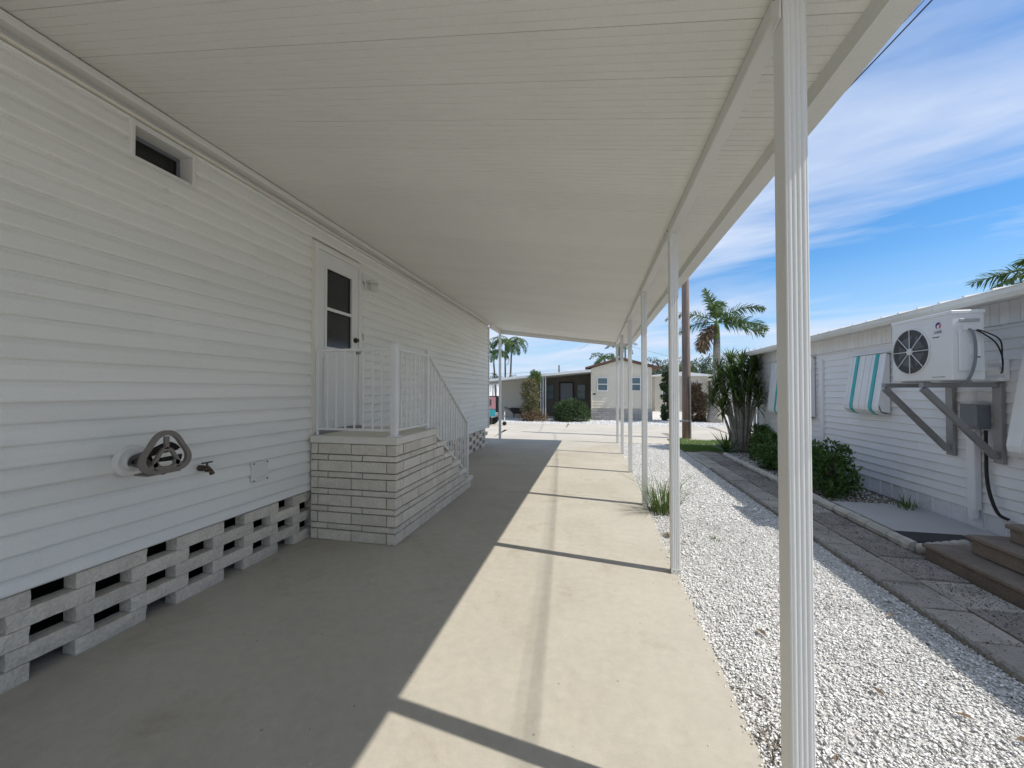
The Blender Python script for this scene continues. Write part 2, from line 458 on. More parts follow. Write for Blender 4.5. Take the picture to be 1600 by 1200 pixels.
# white chip gravel, real chips over the base sheet
def chips(n, x0, x1, y0, y1, s, zt, seed, ybias=1.0):
    r = np.random.default_rng(seed)
    y = y0 + (y1 - y0) * r.uniform(0, 1, n) ** ybias; x = r.uniform(x0, x1, n)
    return chips_at(x, y, np.full(n, s), zt, r)
def chips_at(x, y, s, zt, r):
    n = len(x)
    base = np.array([[1, 0, 0], [0, 1, 0], [-1, 0, 0], [0, -1, 0], [0, 0, 1], [0, 0, -1]], float)
    V = base[None] * r.uniform(.55, 1.25, (n, 6, 1)) + r.normal(size=(n, 6, 3)) * .13
    sz = np.stack([s * r.lognormal(0, .35, n), s * .62 * r.lognormal(0, .3, n), s * .36 * r.lognormal(0, .3, n)], 1)
    V *= sz[:, None, :]
    a = r.uniform(0, 2 * pi, n); tx = r.normal(0, .35, n)
    ca, sa = np.cos(a), np.sin(a); ct, st = np.cos(tx), np.sin(tx)
    y1 = V[:, :, 1] * ct[:, None] - V[:, :, 2] * st[:, None]; z1 = V[:, :, 1] * st[:, None] + V[:, :, 2] * ct[:, None]
    X = V[:, :, 0] * ca[:, None] - y1 * sa[:, None]; Y = V[:, :, 0] * sa[:, None] + y1 * ca[:, None]
    P = np.stack([X + x[:, None], Y + y[:, None], z1 + (zt + r.uniform(-.012, .006, n))[:, None]], 2)
    F0 = np.array([[0, 1, 4], [1, 2, 4], [2, 3, 4], [3, 0, 4], [1, 0, 5], [2, 1, 5], [3, 2, 5], [0, 3, 5]])
    F = (F0[None] + (np.arange(n) * 6)[:, None, None]).reshape(-1, 3)
    return P.reshape(-1, 3), F
def merge(parts):
    V = []; F = []; o = 0
    for v, f in parts: V.append(v); F.append(f + o); o += len(v)
    return np.concatenate(V), np.concatenate(F)
ZG = -.022
bed = B().box(.715, 2.32, -6, 12.3, -.056, -.03)
struct(obj('gravel_bed', bed, 'gravel_base'))
parts_ = [chips(76000, .70, 2.31, .2, 5.2, .0105, ZG, 1), chips(40000, .70, 2.31, 5.2, 12.3, .0145, ZG, 2, 1.2),
          chips(9000, .72, 2.31, -2.5, .2, .016, ZG, 3)]
V, F = merge(parts_)
tag(struct(big('white_gravel', V, F, 'gravel_chip'), 'stuff'), 'white shell and stone chips filling the strip beside the driveway', 'gravel')
# scattered dark bits and chips washed onto the concrete
r = np.random.default_rng(5)
x = np.concatenate([r.uniform(.74, 2.2, 420), r.normal(.80, .05, 120)]); y = np.concatenate([r.uniform(.8, 9, 420), r.normal(1.95, .35, 120)])
V, F = chips_at(x, y, np.full(len(x), .011), -.012, r)
tag(struct(big('dark_gravel_bits', V, F, 'dark_chip'), 'stuff'), 'dark bark and leaf crumbs scattered over the white gravel', 'debris')
n = 620
x = np.concatenate([r.uniform(-2.4, .68, 90), .712 - np.abs(r.normal(0, .022, 530))]); y = .6 + 10 * r.uniform(0, 1, n) ** 1.4
V, F = chips_at(x, y, np.where(np.arange(n) < 90, .006, .0085), .003, r)
tag(struct(big('loose_chips', V, F, 'gravel_chip'), 'stuff'), 'tiny white stone chips strewn over the concrete driveway', 'gravel')
# far lots across the road
r = np.random.default_rng(9)
n = 16000; x = r.uniform(-9, 12, n); y = 18.8 + 4.2 * r.uniform(0, 1, n)
V1 = chips_at(x, y, np.full(n, .035), -.05, r)
V, F = merge([V1])
tag(struct(big('far_white_gravel', V, F, 'gravel_chip'), 'stuff'), 'white gravel yard in front of the cream house across the road', 'gravel')

# ------------------------------------------------------------------ OWN HOUSE (left)
X0 = -3.03
home = thing('mobile_home', 'long white lap sided mobile home on openwork block skirting, along the carport', 'house', (-5.2, 4, 0))
YA, YB = -3.4, 10.93
core = B(); core.box(-7.4, -3.185, YA, YB, .5, 3.75)
obj('wall_core', core, 'siding', home)
WY0, WY1, WZ0, WZ1 = 1.975, 2.36, 3.19, 3.40
sh = B()
sh.box(-3.184, -3.09, YA, WY0, .5, 3.75); sh.box(-3.184, -3.09, WY1, YB, .5, 3.75)
sh.box(-3.184, -3.09, WY0, WY1, .5, WZ0); sh.box(-3.184, -3.09, WY0, WY1, WZ1, 3.75)
obj('sheathing', sh, 'siding', home)
obj('roof', B().prism([(-7.7, 3.76), (-3.2, 3.76), (-5.3, 4.25)], 'y', YA - .2, YB + .2), 'white_roof', home)
DY0, DY1, DZ0, DZ1 = 3.665, 4.555, 1.10, 3.26
LAP = .1178
def lap_prof(z, h, x, out=.024, thick=.0):
    # a lap: bottom edge stands out, rounded butt, leaning back to the wall at the top
    return [(x - .058, z - .002), (x - .010, z - .002), (x - .003, z + .003), (x, z + .012), (x - .012, z + h * .70), (x - .026, z + h * .92), (x - .030, z + h + .006), (x - .058, z + h + .006)]
zl = .51; first = True; ci = 0
while zl < 3.44:
    h = .083 if first else LAP
    first = False
    ztop = min(zl + h, 3.45); hh = ztop - zl
    pair = (ci + 1) // 2
    r_ = random.Random(pair * 13 + 5)
    joints = [YA]; yj = YA + r_.uniform(.8, 3.6)
    while yj < YB - .4: joints.append(yj); yj += 3.66
    joints.append(YB)
    # the two seams the photo shows
    spans = []
    for a, b in zip(joints[:-1], joints[1:]): spans.append([a, b])
    cuts = []
    if ztop > DZ0 + .03 and zl < DZ1 - .03: cuts.append((DY0, DY1))
    if ztop > WZ0 + .02 and zl < WZ1 + .01: cuts.append((WY0 - .02, WY1 + .02))
    for c0, c1 in cuts:
        ns = []
        for a, b in spans:
            if b <= c0 or a >= c1: ns.append([a, b]); continue
            if a < c0: ns.append([a, c0])
            if b > c1: ns.append([c1, b])
        spans = ns
    for k, (a, b) in enumerate(spans):
        off = .004 * (k % 2) + random.uniform(0, .0006)
        obj('siding_panel', B().prism(lap_prof(zl, hh, X0 + off), 'y', a - (.008 if k % 2 else 0), b + (.008 if k % 2 else 0)), 'siding', home)
    zl = ztop; ci += 1
# far corner post of the siding
obj('corner_trim', B().cbox(-3.16, -3.018, YB + .002, YB + .022, .50, 3.45, .004).cbox(-3.058, -3.012, YB - .05, YB + .0, .50, 3.45, .004), 'trim', home)
# header trim under the carport ceiling
obj('header_flange', B().cbox(-3.085, -2.985, YA, YB + .02, 3.522, 3.572, .004), 'trim', home)
obj('header_recess', B().box(-3.086, -3.07, YA, YB + .01, 3.478, 3.53), 'trim', home)
obj('header_bead', B().prism([(-3.085, 3.446), (-3.018, 3.446), (-3.008, 3.456), (-3.012, 3.468), (-3.030, 3.478), (-3.085, 3.478)], 'y', YA, YB + .015), 'cream_trim', home)

# slit window
win = obj('window', B().box(-3.183, -3.165, WY0, WY1, WZ0, WZ1), 'dark_glass', home)
fr = B()
for a in ((WY0 - .022, WY0 + .004), (WY1 - .004, WY1 + .022)): fr.cbox(-3.15, -3.02, *a, WZ0 - .02, WZ1 + .032, .003)
fr.cbox(-3.15, -3.022, WY0 + .0045, WY1 - .0045, WZ1 - .006, WZ1 + .03, .003)
fr.cbox(-3.15, -3.032, WY0 + .0045, WY1 - .0045, WZ0 - .018, WZ0 + .004, .003)
obj('window_frame', fr, 'trim', win)
obj('sash', B().box(-3.164, -3.151, WY0 + .002, WY1 - .002, WZ1 - .03, WZ1 - .001).box(-3.164, -3.151, WY1 - .02, WY1 - .002, WZ0 + .002, WZ1 - .031), 'grey_box', win)

# skirting blocks (openwork)
block_mesh = {}
PER, GAP, BL, BH = .57, .195, .375, .0985
for c in range(5):
    off = 1.74 if c % 2 == 0 else 2.025
    k0 = int((YA - off) / PER) - 1
    y = off + k0 * PER
    while y < YB - .05:
        a, b_ = max(y, YA), min(y + BL, YB - .01)
        if b_ - a > .08:
            key = random.randrange(6) if b_ - a > BL - .001 else None
            if key is None or key not in block_mesh:
                bb = B()
                # split face: uneven front grid
                ny, nz_ = 7, 3
                L = b_ - a if key is None else BL
                vs = []; 
                for i in range(ny):
                    for j in range(nz_):
                        e = (i in (0, ny - 1)) or (j in (0, nz_ - 1))
                        vs.append((.0 + (random.uniform(-.009, .001) if not e else random.uniform(-.011, -.005)), L * i / (ny - 1) + (random.uniform(-.01, .01) if 0 < i < ny - 1 else random.uniform(-.003, .003)), (BH - .003) * j / (nz_ - 1)))
                fs = []
                for i in range(ny - 1):
                    for j in range(nz_ - 1):
                        fs.append((i * nz_ + j, (i + 1) * nz_ + j, (i + 1) * nz_ + j + 1, i * nz_ + j + 1))
                o = len(vs)
                vs += [(-.11, 0, 0), (-.11, L, 0), (-.11, L, BH - .003), (-.11, 0, BH - .003)]
                bot = [i * nz_ for i in range(ny)]; top = [i * nz_ + nz_ - 1 for i in range(ny)]
                fs += [tuple(bot[::-1] + [o, o + 1]), tuple(top + [o + 2, o + 3]), tuple([j for j in range(nz_)][::-1] + [o + 3, o][::-1][::-1]) if False else (0, 1, 2, o + 3, o),
                       tuple([(ny - 1) * nz_ + j for j in range(nz_)][::-1] + [o + 1, o + 2]), (o, o + 3, o + 2, o + 1)]
                bb.add(vs, fs); me = bb.mesh('block'); fixn(me); me.materials.append(MAT['block'])
                if key is not None: block_mesh[key] = me
            else: me = block_mesh[key]
            link('block', me, None, home, loc=(-3.055 + random.uniform(-.003, .003), a, c * .099 + .001))
        y += PER
# other sides; near-black back and soil sheets carry crawl space shade as colour
us = B(); us.box(-7.4, -7.3, YA, YB, 0, .5); us.box(-7.3, -3.28, YA, YA + .1, 0, .5); us.box(-7.3, -3.28, YB - .1, YB, 0, .5)
obj('skirt_wall', us, 'block', home)
obj('crawl_space_shade', B().box(-3.9, -3.85, YA + .1, YB - .1, 0, .5).box(-3.85, -3.3, YA + .1, YB - .1, .001, .01), 'crawl_shade', home)

# door
dr = thing('entry_door', 'white house door with two dark glass panes above the masonry steps', 'door', (-3.05, 4.1, 1.11))
fb = B()
fb.cbox(-3.085, -3.005, DY0 + .012, DY0 + .062, 1.112, DZ1 - .012, .004); fb.cbox(-3.085, -3.005, DY1 - .062, DY1 - .012, 1.112, DZ1 - .012, .004)
fb.cbox(-3.085, -3.005, DY0 + .0625, DY1 - .0625, DZ1 - .062, DZ1 - .012, .004)
obj('frame', fb, 'trim', dr)
obj('j_channel', B().box(-3.085, -3.012, DY0 - .008, DY0 + .011, 1.112, DZ1).box(-3.085, -3.012, DY1 - .011, DY1 + .006, 1.112, DZ1).box(-3.085, -3.012, DY0 + .0115, DY1 - .0115, DZ1 - .011, DZ1 + .006), 'cream_trim', dr)
y0, y1 = DY0 + .066, DY1 - .066; gz0, gzm, gz1 = 2.10, 2.545, 3.02; gy0, gy1 = 3.87, 4.345
lf = B()
lf.box(-3.06, -3.02, y0, gy0, 1.15, DZ1 - .066); lf.box(-3.06, -3.02, gy1, y1, 1.15, DZ1 - .066)
lf.box(-3.06, -3.02, gy0 + .0005, gy1 - .0005, gz1, DZ1 - .066); lf.box(-3.06, -3.02, gy0 + .0005, gy1 - .0005, 1.15, gz0)
leaf = obj('door_leaf', lf, 'white_metal', dr)
mo = B()
for a, b_, c_, d_ in ((gy0 - .022, gy0 + .006, gz0 - .02, gz1 + .02), (gy1 - .006, gy1 + .022, gz0 - .02, gz1 + .02)): mo.cbox(-3.0195, -3.008, a, b_, c_, d_, .003)
mo.cbox(-3.0195, -3.008, gy0 + .0065, gy1 - .0065, gz1 - .006, gz1 + .02, .003); mo.cbox(-3.0195, -3.008, gy0 + .0065, gy1 - .0065, gz0 - .02, gz0 + .006, .003)
mo.cbox(-3.0195, -3.004, gy0 + .0065, gy1 - .0065, gzm - .018, gzm + .018, .003)
obj('glazing_bead', mo, 'trim', leaf)
obj('pane', B().box(-3.05, -3.04, gy0, gy1, gzm, gz1), 'dark_glass', leaf)
obj('pane', B().box(-3.05, -3.034, gy0, gy1, gz0, gzm), 'dark_glass', leaf)
obj('lower_panel', B().cbox(-3.0195, -3.010, y0 + .10, y1 - .10, 1.24, 1.98, .006), 'white_metal', leaf)
obj('threshold', B().cbox(-3.08, -2.985, DY0 + .02, DY1 - .02, 1.112, 1.145, .004), 'galv', dr)
kn = B(); kn.disc((-3.0195, 4.425, 2.245), .034, 'x', .014, 20); kn.disc((-3.005, 4.425, 2.245), .018, 'x', .03, 16, .024)
obj('deadbolt', kn, 'bronze', leaf)
kn = B(); kn.disc((-3.0195, 4.425, 2.09), .032, 'x', .012, 20); kn.tube([(-3.0075, 4.425, 2.09), (-2.985, 4.425, 2.09), (-2.965, 4.425, 2.09), (-2.945, 4.425, 2.09)], [.012, .014, .03, .022], 16)
obj('knob', kn, 'galv', leaf, smooth=True)

# wall lantern by the door
la = thing('wall_lantern', 'small white lantern with clear shade on the siding beside the door', 'lamp', (-3.03, 4.72, 3.04))
obj('back_plate', B().cbox(-3.032, -3.010, 4.635, 4.745, 2.955, 3.125, .005), 'trim', la)
obj('bracket', B().tube([(-3.01, 4.69, 3.07), (-2.96, 4.69, 3.085), (-2.92, 4.69, 3.075)], [.022, .02, .02], 8), 'trim', la, True)
obj('cap', B().tube([(-2.92, 4.69, 3.09), (-2.92, 4.69, 3.075), (-2.92, 4.69, 3.045)], [.03, .05, .068], 12), 'trim', la)
obj('shade', B().tube([(-2.92, 4.69, 3.044), (-2.92, 4.69, 3.0), (-2.92, 4.69, 2.95), (-2.92, 4.69, 2.942)], [.056, .058, .05, .03], 12), 'clear_plastic', la, True)
tag(obj('doorbell', B().cbox(-3.03, -3.008, 4.605, 4.64, 2.27, 2.36, .004), 'trim'), 'tiny white doorbell box on the siding just right of the door', 'doorbell')

# hose hanger: rounded triangular front flange, spokes, saddle, white wall plate
hh = thing('hose_hanger', 'grey brown plastic hose hanger with open triangular front on white wall plate', 'hose hanger', (-3.03, 1.985, 1.1))
wp = B(); wp.tube([(-3.034, 1.985, 1.13), (-3.012, 1.985, 1.13), (-3.0, 1.985, 1.13)], [.105, .105, .088], 28)
obj('wall_plate', wp, 'trim', hh)
obj('plate_ring', B().tube([(-2.9995, 1.985, 1.13), (-2.97, 1.985, 1.13)], [.07, .06], 24), 'clear_plastic', hh)
def tri(sc_, x, cy=1.985, cz=1.185, n=48):
    pts = []
    for k in range(n):
        a = 2 * pi * k / n + pi / 2
        rr = .137 * (1 + .13 * math.cos(3 * (a - pi / 2))) * sc_
        pts.append(Vector((x, cy + rr * math.cos(a) * 1.06, cz + rr * math.sin(a) - .0)))
    return pts
def flat_ring(po, pn, x0, x1, arc=None):
    b = B(); n = len(po)
    rngk = range(n) if arc is None else arc
    vs = [(x0, p.y, p.z) for p in po] + [(x0, p.y, p.z) for p in pn] + [(x1, p.y, p.z) for p in po] + [(x1, p.y, p.z) for p in pn]
    fs = []
    for k in rngk:
        q = (k + 1) % n
        fs += [(k, q, n + q, n + k), (2 * n + k, 3 * n + k, 3 * n + q, 2 * n + q), (k, 2 * n + k, 2 * n + q, q), (n + k, n + q, 3 * n + q, 3 * n + k)]
    b.add(vs, fs); return b
ring = flat_ring(tri(1.0, 0), tri(.80, 0), -2.742, -2.716)
obj('front_flange', ring, 'taupe_plastic', hh)
inner = flat_ring(tri(.52, 0, cz=1.15), tri(.36, 0, cz=1.15), -2.738, -2.72)
hub = obj('hub_ring', inner, 'taupe_plastic', hh)
for a in (90, 212, 328):
    a = math.radians(a); c = Vector((-2.729, 1.985, 1.165))
    obj('spoke', B().bar(c + Vector((0, math.cos(a), math.sin(a))) * .055, c + Vector((0, math.cos(a), math.sin(a))) * .135, .026, .018, (1, 0, 0)), 'taupe_plastic', hh)
sd = B(); n = 20; ring_pts = []
for i, (xx, rr, zc) in enumerate(((-2.99, .052, 1.125), (-2.93, .062, 1.13), (-2.85, .085, 1.145), (-2.745, .112, 1.165))):
    ring_pts.append([(xx, 1.985 + rr * math.cos(a), zc + rr * math.sin(a) * .9) for a in [math.radians(-20 + 220 * k / (n - 1)) for k in range(n)]])
vs = [p for rw in ring_pts for p in rw]; inn = [(p[0], 1.985 + (p[1] - 1.985) * .88, 1.14 + (p[2] - 1.14) * .88) for p in vs]
fs = []
m_ = len(vs)
for i in range(3):
    for k in range(n - 1):
        a = i * n + k
        if i >= 1 and k % 7 in (2, 3) : continue
        fs.append((a, a + 1, a + n + 1, a + n)); fs.append((m_ + a, m_ + a + n, m_ + a + n + 1, m_ + a + 1))
sd.add(vs + inn, fs)
obj('saddle', sd, 'dark_plastic', hh, fix=False)
obj('neck', B().tube([(-2.998, 1.985, 1.13), (-2.95, 1.985, 1.125), (-2.90, 1.985, 1.105), (-2.84, 1.985, 1.085), (-2.745, 1.985, 1.075)], [.045, .04, .034, .03, .026], 10), 'taupe_plastic', hh, True)
obj('lower_lip', B().bar((-2.80, 1.89, 1.062), (-2.80, 2.09, 1.062), .11, .012), 'taupe_plastic', hh)

# spigot
sp = thing('garden_spigot', 'dark brass hose tap sticking out of the white siding', 'tap', (-3.03, 2.45, .99))
obj('valve_body', B().tube([(-3.035, 2.45, .99), (-3.0, 2.45, .99), (-2.985, 2.45, .99), (-2.96, 2.45, .985), (-2.945, 2.45, .985)], [.024, .024, .014, .026, .02], 12), 'bronze', sp, True)
obj('spout', B().tube([(-2.96, 2.45, .985), (-2.935, 2.455, .975), (-2.918, 2.458, .945)], [.016, .016, .018], 10), 'bronze', sp, True)
obj('handle', B().tube([(-2.965, 2.45, 1.0), (-2.962, 2.45, 1.033)], .007, 8).bar((-2.962, 2.41, 1.036), (-2.962, 2.49, 1.036), .016, .01), 'bronze', sp)
# vent plate
vp = thing('vent_plate', 'square white access plate screwed to the siding near the steps', 'vent', (-3.03, 2.995, .855))
obj('plate', B().cbox(-3.034, -3.012, 2.91, 3.08, .765, .945, .004), 'trim', vp)
obj('flap', B().cbox(-3.0115, -3.004, 2.94, 3.05, .80, .92, .003), 'trim', vp)
for a, b_ in ((2.922, .777), (3.068, .777), (2.922, .933), (3.068, .933)):
    obj('screw', B().disc((-3.0115, a, b_), .008, 'x', .004, 8), 'screw', vp)

# ------------------------------------------------------------------ CARPORT
cp = thing('carport', 'white aluminium carport with ribbed flat pan roof and fluted posts over the driveway', 'carport', (-1.0, 5, 0))
def zc(x): return 3.161 - .14 * x
PW = .2845
prof = [(0.0, .009), (.003, 0)]
for k in range(1, 6):
    y = PW * k / 6
    prof += [(y - .003, 0), (y - .001, .003), (y + .001, .003), (y + .003, 0)]
prof += [(PW - .003, 0), (PW, .009), (PW, .075), (0, .075)]
xs0, xs1 = -3.0, .998
pb = B(); n = len(prof)
vs = [(xs0, p[0], zc(xs0) + p[1]) for p in prof] + [(xs1, p[0], zc(xs1) + p[1]) for p in prof]
pb.add(vs, [tuple(range(n))[::-1], tuple(range(n, 2 * n))] + [(i, (i + 1) % n, n + (i + 1) % n, n + i) for i in range(n)])
pan = pb.mesh('roof_pan'); fixn(pan); pan.materials.append(MAT['ceiling'])
y = 1.665 - PW * 18
ROOF0 = y
while y < 12.1:
    link('roof_pan', pan, None, cp, loc=(0, y, random.uniform(-.0006, .0006))); y += PW
ROOF1 = y
# cover sheet on top so that no light leaks
obj('roof_sheet', B().prism([(xs0 - .1, zc(xs0 - .1) + .078), (1.0, zc(1.0) + .078), (1.0, zc(1.0) + .095), (xs0 - .1, zc(xs0 - .1) + .095)], 'y', ROOF0, ROOF1), 'white_roof', cp)
# eave gutter box along the open side
gt = B(); zb = 2.941
gt.prism([(.998, zb), (1.108, zb), (1.112, zb + .004), (1.112, zb + .17), (1.104, zb + .17), (1.104, zb + .012), (1.006, zb + .012), (1.006, zb + .21), (.998, zb + .21)], 'y', ROOF0, ROOF1 + .02)
obj('gutter', gt, 'ceiling', cp)
# end fascia across the far and near ends
for ya, yb in ((ROOF1 + .001, ROOF1 + .019), (ROOF0 - .02, ROOF0 - .001)):
    obj('fascia', B().prism([(-3.06, zc(-3.06) - .13), (1.0, zc(1.0) - .10), (1.0, zc(1.0) + .09), (-3.06, zc(-3.06) + .09)], 'y', ya, yb), 'trim', cp)
# beam on the posts
bz = 2.985
obj('beam', B().cbox(.655, .725, ROOF0 + .01, ROOF1 - .005, bz, zc(.69) - .001, .004), 'ceiling', cp)
obj('beam', B().cbox(-3.02, -2.96, 10.96, ROOF1 - .005, 3.44, zc(-2.99) - .004, .004), 'trim', cp)
def post(x0, x1, yc, zt, fl=4, d=.082):
    # fluted box section: near and far faces carry rounded flutes
    p = []; w = x1 - x0
    def flute(ya, s):
        out = [(x0, ya + s * .003), (x0 + .003, ya)]
        fw = (w - .012) / fl
        for k in range(fl):
            a = x0 + .006 + k * fw
            out += [(a, ya), (a + fw * .05, ya + s * .0016), (a + fw * .16, ya + s * .0004), (a + fw * .34, ya - s * .0006), (a + fw * .55, ya - s * .0009), (a + fw * .76, ya - s * .0004), (a + fw * .92, ya + s * .0008)]
        out += [(x1 - .006, ya), (x1 - .003, ya), (x1, ya + s * .003)]
        return out
    near = flute(yc - d / 2, 1); far = flute(yc + d / 2, -1)[::-1]
    return B().prism(near + far, 'z', .001, zt)
for yc in (-2.7, -.55, 1.545, 3.635, 5.68, 7.86, 10.08, 12.11):
    po = obj('post', post(.658, .730, yc, bz - .001), 'post_paint', cp)
    brk = B(); brk.box(.650, .6565, yc - .03, yc + .03, bz - .06, bz + .07)
    bo = obj('bracket', brk, 'trim', po)
    bo2 = B(); bo2.disc((.650, yc, bz + .045), .007, 'x', -.006, 10); obj('bolt', bo2, 'screw', po)
    sh_ = B(); sh_.box(.654, .734, yc - .0465, yc - .0435, .001, .045); obj('base_plate', sh_, 'trim', po)
    for q in (.676, .712):
        obj('screw', B().disc((q, yc - .047, .028), .0045, 'y', -.003, 8), 'screw', po)
po = obj('post', post(-3.02, -2.95, 12.12, 3.438), 'post_paint', cp)

# ------------------------------------------------------------------ STEPS
st = thing('entry_steps', 'tan split face masonry landing and steps with pale caps by the house wall', 'steps', (-2.5, 4.7, 0))
SX0, SX1, SY0 = -3.01, -2.0, 3.64
CAPT = 1.11; CAPB = 1.033
PLAT = 4.73
noses = [(4.975 + .297 * i, .922 - .1845 * i) for i in range(5)]
# core
pr = [(SY0 + .03, .002), (noses[-1][0] - .045, .002)]
lastz = 0
for (ny, nz2) in noses[::-1]:
    pr += [(ny - .045, nz2 - .062)]
    prevn = ny - .297
    pr += [(prevn - .045 + .0, nz2 - .062)]
pr += [(PLAT - .045 + .0, CAPB - .001)] if False else []
pr2 = [(SY0 + .014, .002), (noses[-1][0] - .05, .002)]
for i in range(4, -1, -1):
    a = noses[i][0] - .05; z_ = noses[i][1] - .062
    b_ = (noses[i - 1][0] if i else PLAT) - .05
    pr2 += [(a, z_), (b_, z_)]
pr2 += [(PLAT - .05, CAPB - .002), (SY0 + .014, CAPB - .002)]
obj('core', B().prism(pr2, 'x', SX0, SX1 - .016), 'mortar', st)
def under(y):
    if y < PLAT - .05: return CAPB
    for i, (ny, z_) in enumerate(noses):
        if y < ny - .05 + 1e-6: return z_ - .06
    return 0
bks = [PLAT - .05] + [a - .05 for a, _ in noses]
rows = []; z_ = .004; tall, thin, jt = .1155, .058, .0135
for i in range(11):
    h_ = tall if i % 2 == 0 else thin
    rows.append((z_, z_ + h_, i)); z_ += h_ + jt
sc2 = (CAPB - .004) / (rows[-1][1] + .003)
rows = [(a * sc2, b * sc2, i) for a, b, i in rows]
def brick(b, name='brick'):
    return obj(name, b, 'brick', st)
for z0, z1, i in rows:
    # front face (towards -y)
    edges = [SX0, SX0 + .085, SX0 + .49, SX0 + .90, SX1] if i % 2 == 0 else [SX0, SX0 + .21, SX0 + .62, SX1]
    for a, b_ in zip(edges[:-1], edges[1:]):
        p = random.uniform(0, .004)
        brick(B().cbox(a + (.006 if a > SX0 else 0), b_ - (.005 if b_ < SX1 else 0), SY0 - p, SY0 + .085, z0, z1, .004, .0016))
    # side face (towards +x)
    y = SY0 + .0865; k = 0
    L = .40
    nxt = SY0 + (.16 if i % 2 == 0 else .31) + random.uniform(-.03, .03)
    while True:
        a, b_ = y + (.0055 if k else .0035), nxt - .0055
        if a > bks[-1]: break
        # split at step breaks
        seg = [a] + [q for q in bks if a < q < b_] + [b_]
        for s0, s1 in zip(seg[:-1], seg[1:]):
            top = min(z1, under((s0 + s1) / 2) - .002)
            s1 = min(s1, bks[-1])
            if top - z0 > .018 and s1 - s0 > .015:
                p = random.uniform(-.001, .003)
                brick(B().cbox(SX1 - .085, SX1 + p, s0 + .0006, s1 - .0006, z0, top, .004, .0014))
        y = nxt; nxt += L + random.uniform(-.03, .03); k += 1
obj('landing_cap', B().cbox(SX0 - .005, SX1 + .022, SY0 - .022, PLAT, CAPB + .001, CAPT, .007), 'step_cap', st)
for i, (ny, z2) in enumerate(noses):
    back = (noses[i - 1][0] if i else PLAT) - .052
    obj('tread', B().cbox(SX0, SX1 + .022, back, ny, z2 - .06, z2, .007), 'step_cap', st)

# railing on the steps
rl = thing('stair_railing', 'white aluminium railing with thin balusters round the landing and down the steps', 'railing', (-2.06, 3.7, CAPT))
RX, RY = -2.055, 3.70
def rpost(x, y, z0, z1, w, cap=True):
    b = B(); b.cbox(x - w / 2, x + w / 2, y - w / 2, y + w / 2, z0, z1, .003)
    o = obj('post', b, 'white_metal', rl)
    if cap: obj('cap', B().cbox(x - w / 2 - .004, x + w / 2 + .004, y - w / 2 - .004, y + w / 2 + .004, z1 + .0005, z1 + .015, .004), 'white_metal', o)
    return o
p = rpost(RX, RY, CAPT + .001, 2.085, .066)
obj('base_flange', B().cbox(RX - .055, RX + .055, RY - .055, RY + .055, CAPT + .0005, CAPT + .014, .003), 'white_metal', p)
rpost(RX, 4.50, CAPT + .001, 2.10, .045)
rpost(RX, 6.06, noses[4][1] + .001, 1.125, .045)
rpost(-2.985, RY, CAPT + .001, 2.05, .03, False)
obj('top_rail', B().cbox(-2.969, RX - .034, RY - .022, RY + .022, 2.022, 2.052, .004), 'white_metal', rl)
obj('bottom_rail', B().cbox(-2.969, RX - .034, RY - .014, RY + .014, 1.165, 1.19, .003), 'white_metal', rl)
for k in range(7):
    x = -2.969 + (k + 1) * .11
    obj('baluster', B().box(x - .008, x + .008, RY - .008, RY + .008, 1.1905, 2.0215), 'white_metal', rl)
obj('top_rail', B().cbox(RX - .022, RX + .022, RY + .034, 4.477, 2.022, 2.052, .004), 'white_metal', rl)
obj('bottom_rail', B().cbox(RX - .014, RX + .014, RY + .034, 4.477, 1.165, 1.19, .003), 'white_metal', rl)
for k in range(6):
    y = RY + .034 + (k + 1) * .106
    obj('baluster', B().box(RX - .008, RX + .008, y - .008, y + .008, 1.1905, 2.0215), 'white_metal', rl)
zt0, zt1, zb0, zb1 = 2.06, 1.085, 1.16, .25
obj('top_rail', B().bar((RX, 4.523, zt0), (RX, 6.037, zt1), .042, .03), 'white_metal', rl)
obj('bottom_rail', B().bar((RX, 4.523, zb0), (RX, 6.037, zb1), .028, .024), 'white_metal', rl)
for k in range(14):
    f = (k + 1) / 15; y = 4.523 + f * 1.514
    obj('baluster', B().box(RX - .008, RX + .008, y - .008, y + .008, zb0 + (zb1 - zb0) * f + .01, zt0 + (zt1 - zt0) * f - .012), 'white_metal', rl)

# ------------------------------------------------------------------ NEIGHBOUR HOUSE (right)
NX = 4.35; NYA, NYB = -3.0, 11.65
nb = thing('neighbour_house', 'white lap sided neighbouring mobile home with metal roof edge on the right', 'house', (6.3, 5, 0))
obj('wall_core', B().box(NX + .05, 8.3, NYA + .02, NYB - .02, .0, 2.62), 'nb_siding', nb)
z = .205; k = 0
NL = .115
JW = (0, 0, 9, 0)
while z < 2.31:
    zt = min(z + NL, 2.315)
    cuts = [NYA] + [NYA + 1.2 + (k * 1.37) % 3.0 + 3.66 * q for q in range(4)]
    cuts = [c for c in cuts if c < NYB - .3] + [NYB]
    for j, (a, b_) in enumerate(zip(cuts[:-1], cuts[1:])):
        hx = NX + .02; hz_ = zt - z
        spans = [(a, b_)]
        if zt > JW[2] and z < JW[3]:
            ns = []
            for s0, s1 in spans:
                if s1 <= JW[0] or s0 >= JW[1]: ns.append((s0, s1))
                else:
                    if s0 < JW[0]: ns.append((s0, JW[0]))
                    if s1 > JW[1]: ns.append((JW[1], s1))
            spans = ns
        for s0, s1 in spans:
            obj('siding_panel', B().prism([(NX + .055, z - .004), (NX + .005, z - .004), (NX, z + .002), (NX + .020, z + hz_ - .001), (NX + .055, z + hz_ - .001)], 'y', s0 + .001, s1 - .001), 'nb_siding', nb)
    z = zt; k += 1
y = NYA; 
